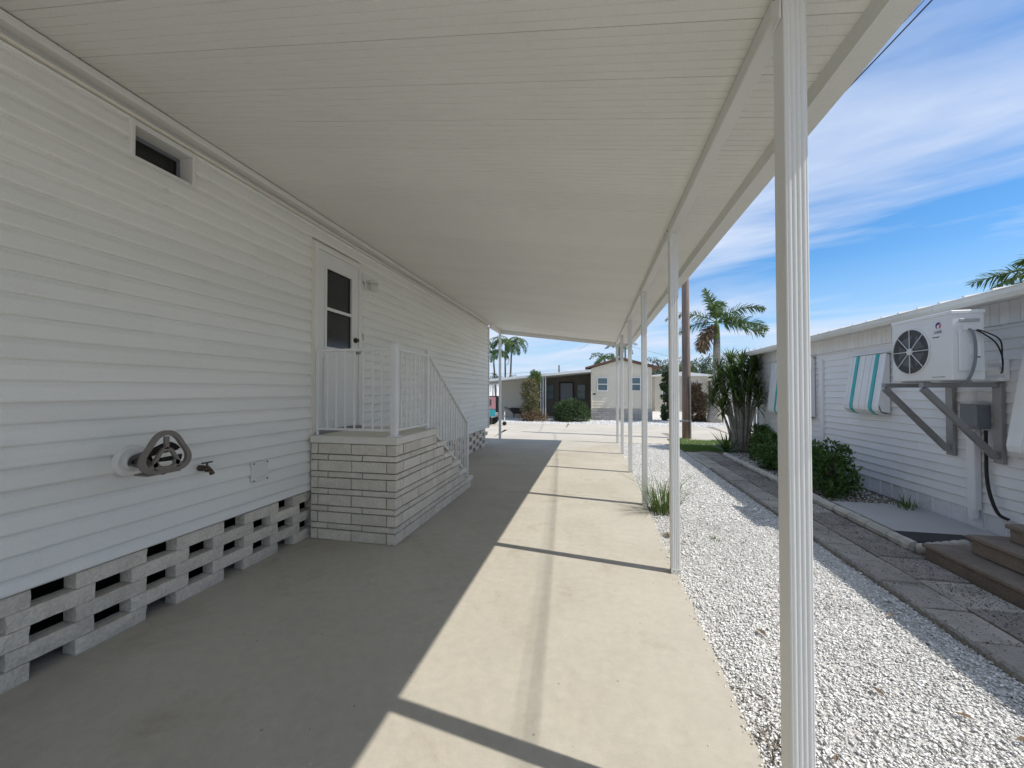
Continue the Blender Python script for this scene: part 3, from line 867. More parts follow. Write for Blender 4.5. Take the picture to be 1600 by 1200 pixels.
while y < NYB - .02:
    w = .235
    obj('skirting_panel', B().prism([(NX + .012, y + .002), (NX + .012, y + .05), (NX + .022, y + .06), (NX + .022, y + w - .03), (NX + .012, y + w - .02), (NX + .012, min(y + w, NYB) - .002), (NX + .049, min(y + w, NYB) - .002), (NX + .049, y + .002)], 'z', -.02, .202), 'nb_skirt', nb)
    y += w
y = NYA
while y < NYB - .02:
    obj('frieze_board', B().cbox(NX - .004, NX + .05, y + .0025, min(y + .104, NYB) - .0025, 2.317, 2.56, .003), 'nb_siding', nb); y += .104
# roof, gutter, ribs
EX = 4.0
obj('roof', B().prism([(EX, 2.56), (6.3, 2.95), (8.65, 2.56), (8.65, 2.62), (6.3, 3.01), (EX, 2.62)], 'y', NYA - .3, NYB + .35), 'roof_metal', nb)
obj('soffit', B().box(EX + .115, NX + .05, NYA - .28, NYB + .33, 2.561, 2.568) if False else B().prism([(EX + .115, 2.556), (NX + .049, 2.562), (NX + .049, 2.572), (EX + .115, 2.570)], 'y', NYA - .28, NYB + .33), 'nb_siding', nb)
gp = [(EX + .10, 2.555), (EX + .02, 2.505), (EX - .02, 2.515), (EX - .045, 2.56), (EX - .045, 2.598), (EX - .055, 2.61), (EX - .048, 2.615), (EX - .036, 2.60), (EX - .036, 2.562), (EX - .015, 2.522), (EX + .018, 2.514), (EX + .09, 2.558)]
gs = [NYA - .3, .9, 5.55, NYB + .36]
for a, b_ in zip(gs[:-1], gs[1:]):
    obj('gutter', B().prism(gp, 'y', a + .003, b_ - .003), 'gutter', nb)
    if b_ < NYB: obj('gutter_joint', B().prism([(q[0] * 1.0 - .004, q[1] - .004) for q in gp], 'y', b_ - .03, b_ + .03), 'gutter', nb)
y = NYA - .2
rib = B(); rib.prism([(-.018, 0), (.018, 0), (.009, .022), (-.009, .022)], 'x', 0, 2.3)
me = rib.mesh('roof_rib'); 
for v in me.vertices: v.co.z += v.co.x * .39 / 2.3
fixn(me); me.materials.append(MAT['roof_metal'])
# prism along x: profile pairs are (y,z)
while y < NYB + .3:
    link('roof_rib', me, None, nb, loc=(EX - .01, y, 2.6195)); y += .31
obj('corner_trim', B().cbox(NX - .012, NX + .05, NYB - .075, NYB + .012, .0, 2.315, .004), 'nb_siding', nb)
dn = B(); 
for pts in ([(EX, NYB + .2, 2.52), (EX, NYB + .2, 2.44), (NX - .07, NYB + .03, 2.34), (NX - .07, NYB - .02, 2.25), (NX - .07, NYB - .02, .05), (NX - .16, NYB - .02, .0)],): dn.tube(pts, .035, 8)
obj('downspout', dn, 'nb_siding', nb)
obj('vertical_trim', B().cbox(NX - .03, NX + .05, 8.52, 8.63, .2, 2.2, .005), 'nb_siding', nb)
# awnings, white slats with two turquoise stripes
def awning(y0, y1, z0, z1, out, label):
    t = thing('window_awning', label, 'awning', (NX, (y0 + y1) / 2, z0), 'clamshell window awnings on the neighbour house')
    pr = [(NX - .005, z1), (NX - .05, z1 - .01)]
    pr += [(NX - .05 - (out - .05) * f, z1 - .01 - (z1 - z0 - .15) * f) for f in (.33, .66, 1)]
    pr += [(NX - out + .01, z0 + .08), (NX - out + .05, z0 + .03), (NX - out + .11, z0)]
    inn = [(x + .008, z - .002) for x, z in pr]
    n_ = max(6, round((y1 - y0) / .075)); w = (y1 - y0) / n_
    st_ = {max(1, round(n_ * .2)), n_ - 1 - max(1, round(n_ * .2))}
    for k in range(n_):
        dxx = 0 if k % 2 else -.004
        if k in st_: dxx = -.008
        q = [(a + dxx, b_) for a, b_ in pr] + [(a + dxx, b_) for a, b_ in inn[::-1]]
        obj('slat', B().prism(q, 'y', y0 + k * w + .0015, y0 + (k + 1) * w - .0015), 'turquoise' if k in st_ else 'awning', t)
    obj('top_rail', B().cbox(NX - .06, NX - .001, y0 - .01, y1 + .01, z1 + .001, z1 + .022, .003), 'awning', t)
    for yy in (y0 + .02, y1 - .02):
        obj('side_arm', B().bar((NX - .006, yy, z0 + .12), (NX - out + .045, yy, z0 + .12), .012, .02), 'awning', t)
        q = [(NX - .007, z1 - .02), (NX - .055, z1 - .03), (NX - out + .02, z0 + .16), (NX - out + .05, z0 + .06), (NX - .007, z0 + .04)]
        obj('side_panel', B().prism(q, 'y', yy - .003, yy + .003), 'awning', t)
    return t
awning(6.80, 7.62, 1.22, 2.17, .17, 'white awning with two turquoise stripes just left of the air conditioner')
awning(8.80, 10.60, 1.02, 2.28, .17, 'wide white turquoise striped awning near the far house corner, half hidden by the front post')
awning(3.70, 4.92, .90, 2.08, .22, 'white slatted awning cut off at the right edge, beside the junction box')

# air conditioner on wall brackets
ac = thing('air_conditioner', 'white outdoor air conditioner with round fan grille high on the neighbour wall', 'air conditioner', (3.78, 5.26, 1.69))
AX0, AX1, AY0, AY1, AZ0, AZ1 = 3.65, 3.935, 4.865, 5.685, 1.705, 2.425
obj('case', B().cbox(AX0, AX1, AY0, AY1, AZ0, AZ1, .012), 'ac_case', ac)
obj('top_lid', B().cbox(AX0 - .006, AX1 + .006, AY0 - .006, AY1 + .006, AZ1 - .03, AZ1 + .012, .008), 'ac_case', ac)
fc = Vector((AX0, 5.392, 2.052)); FR = .258
fan = obj('fan_well', B().disc((AX0 - .0015, fc.y, fc.z), FR, 'x', -.004, 40), 'ac_dark', ac)
def ringx(r_, x, tr, n=40): return B().tube([(x, fc.y + r_ * math.cos(a), fc.z + r_ * math.sin(a)) for a in [2 * pi * k / n for k in range(n + 1)]], tr, 5, False)
rb = B()
rings = B()
for q in range(1, 16):
    t_ = ringx(FR * (.17 + .83 * q / 15.0) - .003, AX0 - .012, .0016, 32); rings.add(t_.v, t_.f)
obj('wire_rings', rings, 'ac_dark', fan)
for k in range(8):
    a = pi / 4 * k
    obj('grille_spoke', B().bar((AX0 - .016, fc.y + .035 * math.cos(a), fc.z + .035 * math.sin(a)), (AX0 - .016, fc.y + FR * math.cos(a), fc.z + FR * math.sin(a)), .008, .006, (1, 0, 0)), 'clear_plastic', fan)
obj('grille_rim', ringx(FR + .004, AX0 - .006, .008), 'ac_case', fan)
obj('grille_hub', B().disc((AX0 - .012, fc.y, fc.z), .042, 'x', -.012, 24, .036), 'clear_plastic', fan)
for k in range(5):
    a0 = 2 * pi * k / 5; bl = B()
    vs = []
    for rr, tw in ((.05, .3), (.12, .42), (.2, .5)):
        for s_ in (-tw, tw): vs.append((AX0 - .006 - (.003 if s_ > 0 else .0), fc.y + rr * math.cos(a0 + s_), fc.z + rr * math.sin(a0 + s_)))
    bl.add(vs, [(0, 1, 3, 2), (2, 3, 5, 4)]); obj('fan_blade', bl, 'grey_box', fan, fix=False)
# logo and lettering as flat print
lg = B()
def fan2d(c, r_, a0, a1, n=20, x=AX0 - .0018):
    vs = [(x, c[0], c[1])] + [(x, c[0] - r_ * math.cos(a0 + (a1 - a0) * k / n), c[1] + r_ * math.sin(a0 + (a1 - a0) * k / n)) for k in range(n + 1)]
    return vs, [(0, k, k + 1) for k in range(1, n + 1)]
LC = (5.02, 2.30)
v, f = fan2d(LC, .036, math.radians(35), math.radians(250)); lg.add(v, f)
obj('logo_arc', lg, 'ink_navy', ac, fix=False)
lg = B(); v, f = fan2d(LC, .036, math.radians(-95), math.radians(20), x=AX0 - .0021); lg.add(v, f)
obj('logo_wedge', lg, 'ink_red', ac, fix=False)
lg = B(); v, f = fan2d((LC[0] - .004, LC[1] - .012), .022, math.radians(60), math.radians(290), x=AX0 - .0024); lg.add(v, f)
obj('logo_curve', lg, 'ac_case', ac, fix=False)
def text(s_, size, loc, rot, m, parent, name='lettering'):
    cu = bpy.data.curves.new('t', 'FONT'); cu.body = s_; cu.size = size; cu.extrude = .0002; cu.align_x = 'CENTER'
    to = bpy.data.objects.new('t', cu); C.objects.link(to)
    dg = bpy.context.evaluated_depsgraph_get(); dg.update()
    me = bpy.data.meshes.new_from_object(to.evaluated_get(dg)); bpy.data.objects.remove(to)
    M_ = Matrix.Translation(loc) @ rot.to_4x4(); me.transform(M_)
    return link(name, me, m, parent)
# text faces -x: local x -> -y (left to right as seen from -x side), local y -> z
ROTX = Matrix(((0, 0, -1), (-1, 0, 0), (0, 1, 0)))
text('GREE', .042, (AX0 - .0022, LC[0] + .005, LC[1] - .083), ROTX, 'ink_navy', ac)
obj('print_line', B().box(AX0 - .002, AX0 - .001, LC[0] - .01, LC[0] + .075, LC[1] - .128, LC[1] - .118), 'ac_dark', ac)
obj('energy_sticker', B().box(AX0 - .002, AX0 - .001, LC[0] - .02, LC[0] + .05, LC[1] - .105, LC[1] - .094), 'awning', ac)
obj('vent_slot', B().box(AX0 - .002, AX0 - .0005, 4.95, 5.11, 1.742, 1.748), 'ac_dark', ac)
# side face details (towards -y)
ys_ = AY0
obj('valve_cover', B().cbox(3.70, 3.90, ys_ - .02, ys_ + .001, 1.80, 2.24, .008), 'ac_case', ac)
obj('handle_recess', B().cbox(3.715, 3.885, ys_ - .012, ys_ + .001, 2.31, 2.345, .004), 'grille', ac)
obj('cable_hood', B().prism([(3.72, 2.27), (3.88, 2.27), (3.88, 2.22), (3.72, 2.22)], 'y', ys_ - .035, ys_ - .0005), 'ac_case', ac)
obj('sticker', B().box(3.83, 3.875, ys_ - .0225, ys_ - .0205, 1.93, 2.09), 'awning', ac)
obj('sticker', B().box(3.79, 3.81, ys_ - .0225, ys_ - .0205, 1.98, 2.08), 'awning', ac)
obj('print_line', B().box(3.832, 3.873, ys_ - .0236, ys_ - .0227, 1.936, 1.95), 'ac_dark', ac)
obj('foot_rail', B().box(3.66, 3.925, 5.0, 5.04, 1.692, 1.7045).box(3.66, 3.925, 5.52, 5.56, 1.692, 1.7045), 'galv', ac)
def pathtube(pts, r_, n=8, m=16):
    P = [Vector(p) for p in pts]; out = []
    for i in range(len(P) - 1):
        p0 = P[max(i - 1, 0)]; p1 = P[i]; p2 = P[i + 1]; p3 = P[min(i + 2, len(P) - 1)]
        for k in range(m):
            t = k / m
            out.append(.5 * ((2 * p1) + (-p0 + p2) * t + (2 * p0 - 5 * p1 + 4 * p2 - p3) * t * t + (-p0 + 3 * p1 - 3 * p2 + p3) * t ** 3))
    out.append(P[-1]); return B().tube(out, r_, n)
obj('conduit', pathtube([(3.77, ys_ - .02, 2.235), (3.785, ys_ - .055, 2.2), (3.80, ys_ - .065, 2.05), (3.795, ys_ - .055, 1.86), (3.775, ys_ - .02, 1.72), (3.77, ys_ + .05, 1.66)], .0125), 'grey_box', ac, True)
for o_ in (0, .045):
    obj('refrigerant_line', pathtube([(3.83, ys_ - .02, 2.232), (3.87 + o_ * .6, ys_ - .07, 2.17 + o_ * .3), (3.97, ys_ - .06 - o_, 2.08 + o_ * .4), (4.12, ys_ + .06, 1.95 - o_ * .2), (4.27, ys_ + .24, 1.84 - o_ * .6), (4.345, ys_ + .38, 1.80 - o_)], .0065), 'black', ac, True)
# wall bracket frames
bk = thing('wall_bracket', 'grey painted triangular timber brackets carrying the air conditioner', 'bracket', (NX, 5.5, .82))
for yy in (5.22, 5.80):
    obj('wall_post', B().cbox(NX - .042, NX - .002, yy - .05, yy + .05, .80, 1.685, .004), 'galv', bk)
    obj('arm', B().cbox(3.62, NX - .043, yy - .03, yy + .03, 1.635, 1.69, .004), 'galv', bk)
    obj('brace', B().bar((3.64, yy, 1.62), (NX - .06, yy, .865), .055, .055), 'galv', bk)
obj('cross_rail', B().cbox(4.18, 4.24, 5.251, 5.769, 1.64, 1.685, .004), 'galv', bk)
# electrics on the wall
jb = thing('junction_box', 'grey electrical disconnect box on the wall below the air conditioner', 'electrical box', (NX, 5.42, 1.16))
obj('body', B().cbox(NX - .12, NX - .002, 5.33, 5.53, 1.165, 1.44, .006), 'grey_box', jb)
obj('cover', B().cbox(NX - .135, NX - .1205, 5.325, 5.535, 1.19, 1.445, .004), 'grey_box', jb)
obj('knockout_pipe', B().tube([(NX - .05, 5.47, 1.441), (NX - .05, 5.47, 1.6)], .028, 10), 'nb_siding', jb)
tag(obj('vertical_duct', B().cbox(NX - .07, NX - .001, 5.45, 5.555, .22, 1.16, .008).tube([(NX - .045, 5.50, .219), (NX - .045, 5.50, .13), (NX - .05, 5.50, .09)], [.042, .042, .03], 12), 'nb_siding'),
    'white square line cover running down the wall from the junction box', 'pipe cover')
tag(obj('black_hose', pathtube([(NX - .03, 5.36, 1.15), (NX - .03, 5.36, .9), (NX - .03, 5.36, .66), (NX - .035, 5.33, .48), (NX - .05, 5.26, .33), (NX - .06, 5.19, .25), (NX - .03, 5.13, .22)], .016), 'black', smooth=True),
    'black hose curving down the white wall below the junction box', 'hose')
tag(obj('vent_hood', B().cbox(NX - .05, NX - .001, 5.12, 5.30, 1.70, 1.93, .004).box(NX - .10, NX - .0505, 5.12, 5.30, 1.89, 1.93).box(NX - .10, NX - .0505, 5.12, 5.30, 1.81, 1.85).box(NX - .10, NX - .0505, 5.12, 5.30, 1.70, 1.74), 'nb_siding'),
    'small white louvred wall vent just behind the right side of the air conditioner', 'vent')

# neighbour's brown steps, lower right
ns_ = thing('stone_steps', 'low weathered brown stone steps at the right edge by the white wall', 'steps', (3.7, 3.2, 0))
for i, (x_, y_, zt) in enumerate(((3.10, 4.50, .125), (3.32, 4.32, .29), (3.50, 4.20, .44))):
    zb_ = (-.05, .126, .291)[i]
    obj('riser', B().cbox(x_ + .02, NX - .003, 1.4, y_ - .02, zb_, zt - .04, .006, .002), 'brown_stone', ns_)
    obj('tread', B().cbox(x_, NX - .003, 1.38, y_, zt - .039, zt, .008, .002), 'brown_stone', ns_)

# ------------------------------------------------------------------ PATH
pth = struct(obj('footpath', B().box(2.325, 3.11, -4, 10.95, -.056, -.035), 'soil'))
def paver(x0, x1, y0, y1, m, z=-.004):
    b = B(); j = lambda: random.uniform(-.006, .006)
    t = random.uniform(-.006, .004)
    b.cbox(x0 + .008, x1 - .008, y0 + .008, y1 - .008, -.045, z + t, .007, .002)
    return obj('paver', b, m, pth)
y = 3.86 - .41 * 12
while y < 10.6:
    paver(2.36, 2.68, y, y + .41, 'paver'); y += .41
y = 3.96 - .46 * 11
k = 0
while y < 10.5:
    paver(2.68, 3.09, y, y + .46, 'paver_rough' if k % 5 else 'paver'); y += .46; k += 1
# left edging: scalloped dark concrete pieces
ed = struct(obj('path_edging', B().box(2.332, 2.345, -4, 10.9, -.056, -.03), 'mortar'))
y = -1.0
while y < 10.7:
    L = .30
    n_ = 5; pf = [(y + .004, -.05)]
    nsc = 4
    for q in range(nsc * 4 + 1):
        f = q / (nsc * 4)
        pf.append((y + .004 + (L - .008) * f, .006 + .012 * abs(math.sin(pi * f * nsc)) + random.uniform(-.002, .002)))
    pf.append((y + L - .004, -.05))
    dxx = random.uniform(-.008, .008)
    o_ = obj('edging_stone', B().prism(pf, 'x', 2.312 + dxx, 2.346 + dxx), 'paver_rough' if y < 8.5 else 'edging', ed)
    y += L
# right edging: chunky rounded concrete log edging, bending round to the wall
re = struct(obj('bed_edging', B().box(3.13, 3.18, 4.7, 10.6, -.056, -.03), 'mortar'))
def log_piece(p0, p1, r_, sd_):
    rr = random.Random(sd_); n_ = 7; pts = []; rads = []
    for k in range(n_):
        f = k / (n_ - 1); pts.append(Vector(p0).lerp(Vector(p1), f)); rads.append(r_ * (1 if 0 < k < n_ - 1 else .86) * rr.uniform(.93, 1.06))
    b = B().tube(pts, rads, 9)
    b.v = [(x + rr.uniform(-.004, .004), y + rr.uniform(-.004, .004), z + rr.uniform(-.004, .004)) for x, y, z in b.v]
    return b
y = 4.66; k = 0
while y < 10.4:
    L = .32
    obj('edging_stone', log_piece((3.155, y + .004, .015), (3.155 + random.uniform(-.01, .01), y + L - .004, .015), .062, k), 'edging', re); y += L; k += 1
for k in range(6):
    b = B(); x_ = 3.20 + k * .10
    b.tube([(x_, 4.63 + .04 * k, -.05), (x_, 4.63 + .04 * k, .02), (x_, 4.63 + .04 * k, .055), (x_, 4.63 + .04 * k, .07)], [.05, .055, .045, .02], 9)
    obj('scallop_stone', b, 'edging', re, True)
# bed behind the edging
struct(obj('planting_bed', B().box(3.115, NX + .012, 4.5, 11.6, -.056, -.028), 'soil'))
tag(obj('wall_slab', B().cbox(3.36, NX + .008, 5.22, 6.42, -.04, .004, .006), 'shade_concrete'), 'small grey concrete slab against the neighbour wall', 'slab')
b = B(); b.cbox(3.30, 3.95, 4.86, 5.19, -.03, .012, .005)
tag(obj('drain_mat', b, 'black'), 'flat dark mat in the corner between slab and brown steps', 'mat')
r = np.random.default_rng(11)
n = 2600; V, F = chips_at(r.uniform(3.22, 4.3, n), r.uniform(6.5, 11.2, n), np.full(n, .02), -.022, r)
tag(struct(big('bed_gravel', V, F, 'gravel_chip'), 'stuff'), 'pale pebbles in the shaded bed under the shrubs', 'gravel')
# stray chips on the path
n = 7000; yy = r.uniform(1.5, 10, n); xx = np.where(r.uniform(0, 1, n) < .6, r.uniform(2.7, 3.08, n), r.uniform(2.36, 3.08, n))
V, F = chips_at(xx, yy, np.full(n, .007), .0, r)
tag(struct(big('path_grit', V, F, 'dark_chip'), 'stuff'), 'dark grit and crumbs lying over the path slabs', 'grit')

# lawn
lawn = struct(obj('lawn', B().box(2.33, 4.95, 10.96, 13.75, -.055, -.03), 'soil'))
r = np.random.default_rng(21)
n = 26000
x = r.uniform(2.33, 4.95, n); y = r.uniform(10.95, 13.75, n); keep = (y < 13.55 + .15 * np.sin(x * 5)) & (y > 11.05 + .12 * np.sin(x * 7)); x, y = x[keep], y[keep]; n = len(x)
a = r.uniform(0, 2 * pi, n); h_ = r.uniform(.03, .075, n); ln = r.uniform(0, .04, n)
P = np.stack([np.stack([x - .004 * np.sin(a), y + .004 * np.cos(a), np.full(n, -.03)], 1), np.stack([x + .004 * np.sin(a), y - .004 * np.cos(a), np.full(n, -.03)], 1), np.stack([x + ln * np.cos(a), y + ln * np.sin(a), -.03 + h_], 1)], 1)
tag(struct(big('grass', P.reshape(-1, 3), np.arange(3 * n).reshape(-1, 3), 'grass'), 'stuff'), 'short green grass patch beside the road and utility pole', 'grass')

# ------------------------------------------------------------------ PLANTS NEAR
def blades(cx, cy, z0, n, h0, h1, w, spread, seed, lean=.6):
    r = np.random.default_rng(seed); V = []
    for k in range(n):
        a = r.uniform(0, 2 * pi); rr = spread * r.uniform(0, 1) ** .7
        p = np.array([cx + rr * math.cos(a), cy + rr * math.sin(a), z0]); H = r.uniform(h0, h1); l = lean * r.uniform(.1, 1) * H
        d_ = np.array([math.cos(a + r.normal(0, .5)), math.sin(a + r.normal(0, .5)), 0]); s_ = np.array([-d_[1], d_[0], 0]) * w * .5
        m1 = p + d_ * l * .3 + np.array([0, 0, H * .6]); tip = p + d_ * l + np.array([0, 0, H * r.uniform(.75, 1)])
        V += [p - s_, p + s_, m1 + s_ * .8, m1 - s_ * .8, m1 - s_ * .8, m1 + s_ * .8, tip + s_ * .1, tip - s_ * .1]
    V = np.array(V); return V, np.arange(len(V)).reshape(-1, 4)
V, F = blades(.90, 5.45, -.03, 210, .15, .60, .009, .19, 31, 1.1)
tag(big('grass_clump', V, F, 'weed'), 'wild tuft of long green grass behind the second post at the driveway edge', 'plant')
V, F = blades(.80, 1.98, -.03, 40, .03, .09, .006, .09, 32, 1.4)
tag(big('dry_weed', V, F, 'leaf_litter'), 'dry brown weed sprawled in the gravel at the driveway edge near the front post', 'plant')
V, F = blades(.77, 1.55, -.03, 45, .03, .10, .006, .09, 33, 1.3)
tag(big('olive_weed', V, F, 'olive_leaf'), 'low olive weed in the gravel at the foot of the front post', 'plant')
V, F = blades(.80, 4.55, -.03, 60, .02, .06, .008, .05, 34, 1.9)
tag(big('withered_weed', V, F, 'leaf_litter'), 'withered weed scraps in the gravel just beyond the second post', 'plant')
V, F = blades(1.28, 4.55, -.03, 24, .02, .05, .008, .06, 35, 1.2)
tag(big('tiny_weed', V, F, 'weed'), 'tiny green weed alone in the middle of the white gravel', 'plant')
for k in range(22):
    x_, y_ = random.uniform(.85, 2.2), random.uniform(1.4, 7.5); a = random.uniform(0, 6.28); l = random.uniform(.02, .045)
    b = B(); c_, s_ = math.cos(a) * l, math.sin(a) * l; z_ = -.004
    b.add([(x_ - c_, y_ - s_, z_), (x_ + s_ * .35, y_ - c_ * .35, z_ + .008), (x_ + c_, y_ + s_, z_ + .004), (x_ - s_ * .35, y_ + c_ * .35, z_ + .01)], [(0, 1, 2, 3)])
    tag(obj('fallen_leaf', b, 'leaf_litter', fix=False), 'small dry brown leaf lying on the white gravel', 'leaf', 'fallen leaves on the gravel')

def shrub(name, label, x, y, hgt, rx, ry, n, ll, lw, m, seed, stems=6, zb=.12, cat='shrub', up=.35, z0=-.03, nc=60, cr=(.13, .24), dome=False):
    r_ = random.Random(seed); t = thing(name, label, cat, (x, y, z0))
    cs = []
    for k in range(nc):
        a = r_.uniform(0, 2 * pi); q = r_.uniform(.15, 1) ** .5; zz_ = r_.uniform(zb, 1)
        sh_ = math.sqrt(max(.05, 1 - (abs(zz_ - .45) / .62) ** 2.2))
        if dome: sh_ = math.sqrt(max(.02, 1 - (max(0, zz_ - .1) / .95) ** 2))
        cs.append((x + rx * q * sh_ * math.cos(a), y + ry * q * sh_ * math.sin(a), z0 + hgt * zz_ * .9, r_.uniform(*cr) * min(rx, hgt) * 1.5))
    V, F = leaf_cloud(cs, n, ll, lw, up, seed)
    V[:, 2] = np.maximum(V[:, 2], z0 + .005)
    big('foliage', V, F, m, t)
    for k in range(stems):
        c_ = cs[k]; obj('stem', B().tube([(x + r_.uniform(-.05, .05), y + r_.uniform(-.05, .05), z0 - .01), ((x + c_[0]) / 2 + r_.uniform(-.04, .04), (y + c_[1]) / 2, z0 + (c_[2] - z0) * .5), c_[:3]], [.016, .012, .006], 6), 'stem', t)
    return t
shrub('broadleaf_shrub', 'glossy green shrub beside the neighbour slab, right of the front post', 3.58, 7.05, .80, .36, .48, 2900, .085, .036, 'shrub_leaf', 41, 9)
shrub('dense_shrub', 'dark leafy shrub in the shaded bed, partly hidden behind the front post', 3.75, 8.05, .58, .32, .45, 2500, .085, .036, 'shrub_leaf', 42, 8)
shrub('bed_shrub', 'low dark green shrub in the bed under the vertical white trim', 3.72, 8.95, .52, .32, .5, 2000, .08, .035, 'shrub_leaf', 43, 7)
shrub('corner_shrub', 'bright green shrub in the bed below the far striped awning', 3.92, 9.95, .72, .3, .45, 1900, .09, .04, 'shrub_leaf', 44, 7)
shrub('lawn_edge_shrub', 'small round shrub at the far corner of the neighbouring house', 4.2, 11.1, .8, .25, .3, 1500, .08, .035, 'shrub_leaf', 45, 6)
V, F = blades(4.15, 6.25, -.01, 60, .05, .2, .01, .16, 46, .9)
tag(big('wall_weed', V, F, 'weed'), 'thin weeds growing along the wall beside the glossy shrub', 'plant')

# dracaena clump
dc = thing('dracaena_clump', 'tall multi stemmed dracaena with spiky leaf tufts beside the small lawn', 'plant', (3.86, 11.35, -.03))
r_ = random.Random(51)
sp_ = [(-.62, -.1, 2.05), (-.5, .15, 2.45), (-.35, -.15, 2.3), (-.22, .1, 2.7), (-.05, -.2, 2.45), (.08, .15, 2.62), (.2, -.1, 2.55), (.32, .15, 2.3), (-.45, -.25, 1.75), (-.1, .25, 2.15), (.1, -.28, 1.95), (.34, -.15, 1.9),
       (-.28, -.3, 2.0), (-.68, .05, 1.65), (.4, .1, 2.5), (-.4, .3, 2.1), (-.15, -.3, 1.65), (.2, .25, 2.2), (-.55, -.3, 1.4), (.3, -.3, 1.6), (-.12, 0, 2.3), (.0, .1, 1.9)]
for k, (ox, oy, hz_) in enumerate(sp_):
    bx_, by_ = 3.86 + ox * .28, 11.35 + oy * .4
    tx, ty = 3.86 + ox, 11.35 + oy
    pts = [(bx_, by_, -.04), (bx_ + (tx - bx_) * .25, by_ + (ty - by_) * .25, hz_ * .35), (bx_ + (tx - bx_) * .6, by_ + (ty - by_) * .6, hz_ * .68), (tx, ty, hz_ - .22)]
    s_ = obj('stem', B().tube(pts, [.038, .033, .027, .02], 7), 'palm_trunk', dc)
    r = np.random.default_rng(60 + k); V = []
    for j in range(70):
        a = r.uniform(0, 2 * pi); e = r.uniform(-.55, 1.4); L = r.uniform(.34, .56)
        zb_ = hz_ - .22 - .28 * r.uniform(0, 1) ** 1.6
        p = np.array([tx, ty, zb_]); d_ = np.array([math.cos(a) * math.cos(e), math.sin(a) * math.cos(e), math.sin(e)])
        s2 = np.cross(d_, [0, 0, 1]); s2 /= np.linalg.norm(s2) + 1e-6; w = .017
        mid = p + d_ * L * .5; tip = p + d_ * L - np.array([0, 0, .10 * L])
        V += [p - s2 * w * .7, p + s2 * w * .7, mid + s2 * w, mid - s2 * w, mid - s2 * w, mid + s2 * w, tip + s2 * .002, tip - s2 * .002]
    V = np.array(V); big('leaf_tuft', V, np.arange(len(V)).reshape(-1, 4), 'sword_leaf', dc)
for k, (x_, y_) in enumerate(((3.42, 11.1), (4.2, 10.75))):
    r = np.random.default_rng(90 + k); V = []
    for j in range(46):
        a = r.uniform(0, 2 * pi); e = r.uniform(.1, 1.4); L = r.uniform(.4, .75); p = np.array([x_, y_, -.02]); d_ = np.array([math.cos(a) * math.cos(e), math.sin(a) * math.cos(e), math.sin(e)])
        s2 = np.cross(d_, [0, 0, 1]); s2 /= np.linalg.norm(s2) + 1e-6; w = .02
        mid = p + d_ * L * .5; tip = p + d_ * L
        V += [p - s2 * w, p + s2 * w, mid + s2 * w, mid - s2 * w, mid - s2 * w, mid + s2 * w, tip + s2 * .002, tip - s2 * .002]
    V = np.array(V)
    tag(big('spiky_plant', V, np.arange(len(V)).reshape(-1, 4), 'sword_leaf'), ('low spiky leaved plant left of the dracaena stems', 'low spiky leaved plant between the dracaena and the house corner')[k], 'plant')

# ------------------------------------------------------------------ UTILITY POLE AND WIRES
up_ = thing('utility_pole', 'brown wooden utility pole standing on the grass by the road', 'utility pole', (3.06, 13.95, -.06))
obj('pole', B().tube([(3.06, 13.95, -.08), (3.06, 13.95, 2), (3.05, 13.95, 5), (3.04, 13.95, 8)], [.145, .135, .115, .095], 14), 'wood_pole', up_, True)
obj('band', B().tube([(3.06, 13.95, .55), (3.06, 13.95, .62)], .146, 14), 'galv', up_)
obj('ground_wire_cover', B().box(3.13, 3.16, 13.80, 13.825, .0, 2.1), 'galv', up_)
obj('crossarm', B().cbox(2.4, 3.7, 13.76, 13.84, 6.5, 6.62, .006), 'wood_pole', up_)
def wire(p0, p1, sag, r_, label, m='black'):
    p0, p1 = Vector(p0), Vector(p1); pts = []
    for k in range(21):
        f = k / 20; q = p0.lerp(p1, f); q.z -= sag * 4 * f * (1 - f); pts.append(q)
    return tag(obj('power_line', B().tube(pts, r_, 6), m), label, 'cable', 'overhead cables')
wire((3.05, 13.83, 6.25), (4.65, -9.0, 6.3), .38, .009, 'black overhead cable from the pole passing just outside the carport roof edge')
wire((3.05, 13.83, 6.33), (4.65, -9.0, 6.36), .36, .004, 'thin second cable running beside the cable at the carport roof edge')
wire((3.55, 46, 6.9), (24, 64, 4.6), .5, .014, 'faint far overhead cable sloping down right of the dark tall far pole')
wire((2.6, 14.05, 6.5), (-1.9, 46, 6.4), .6, .01, 'overhead cable from the near pole to the far pole behind the cream house')

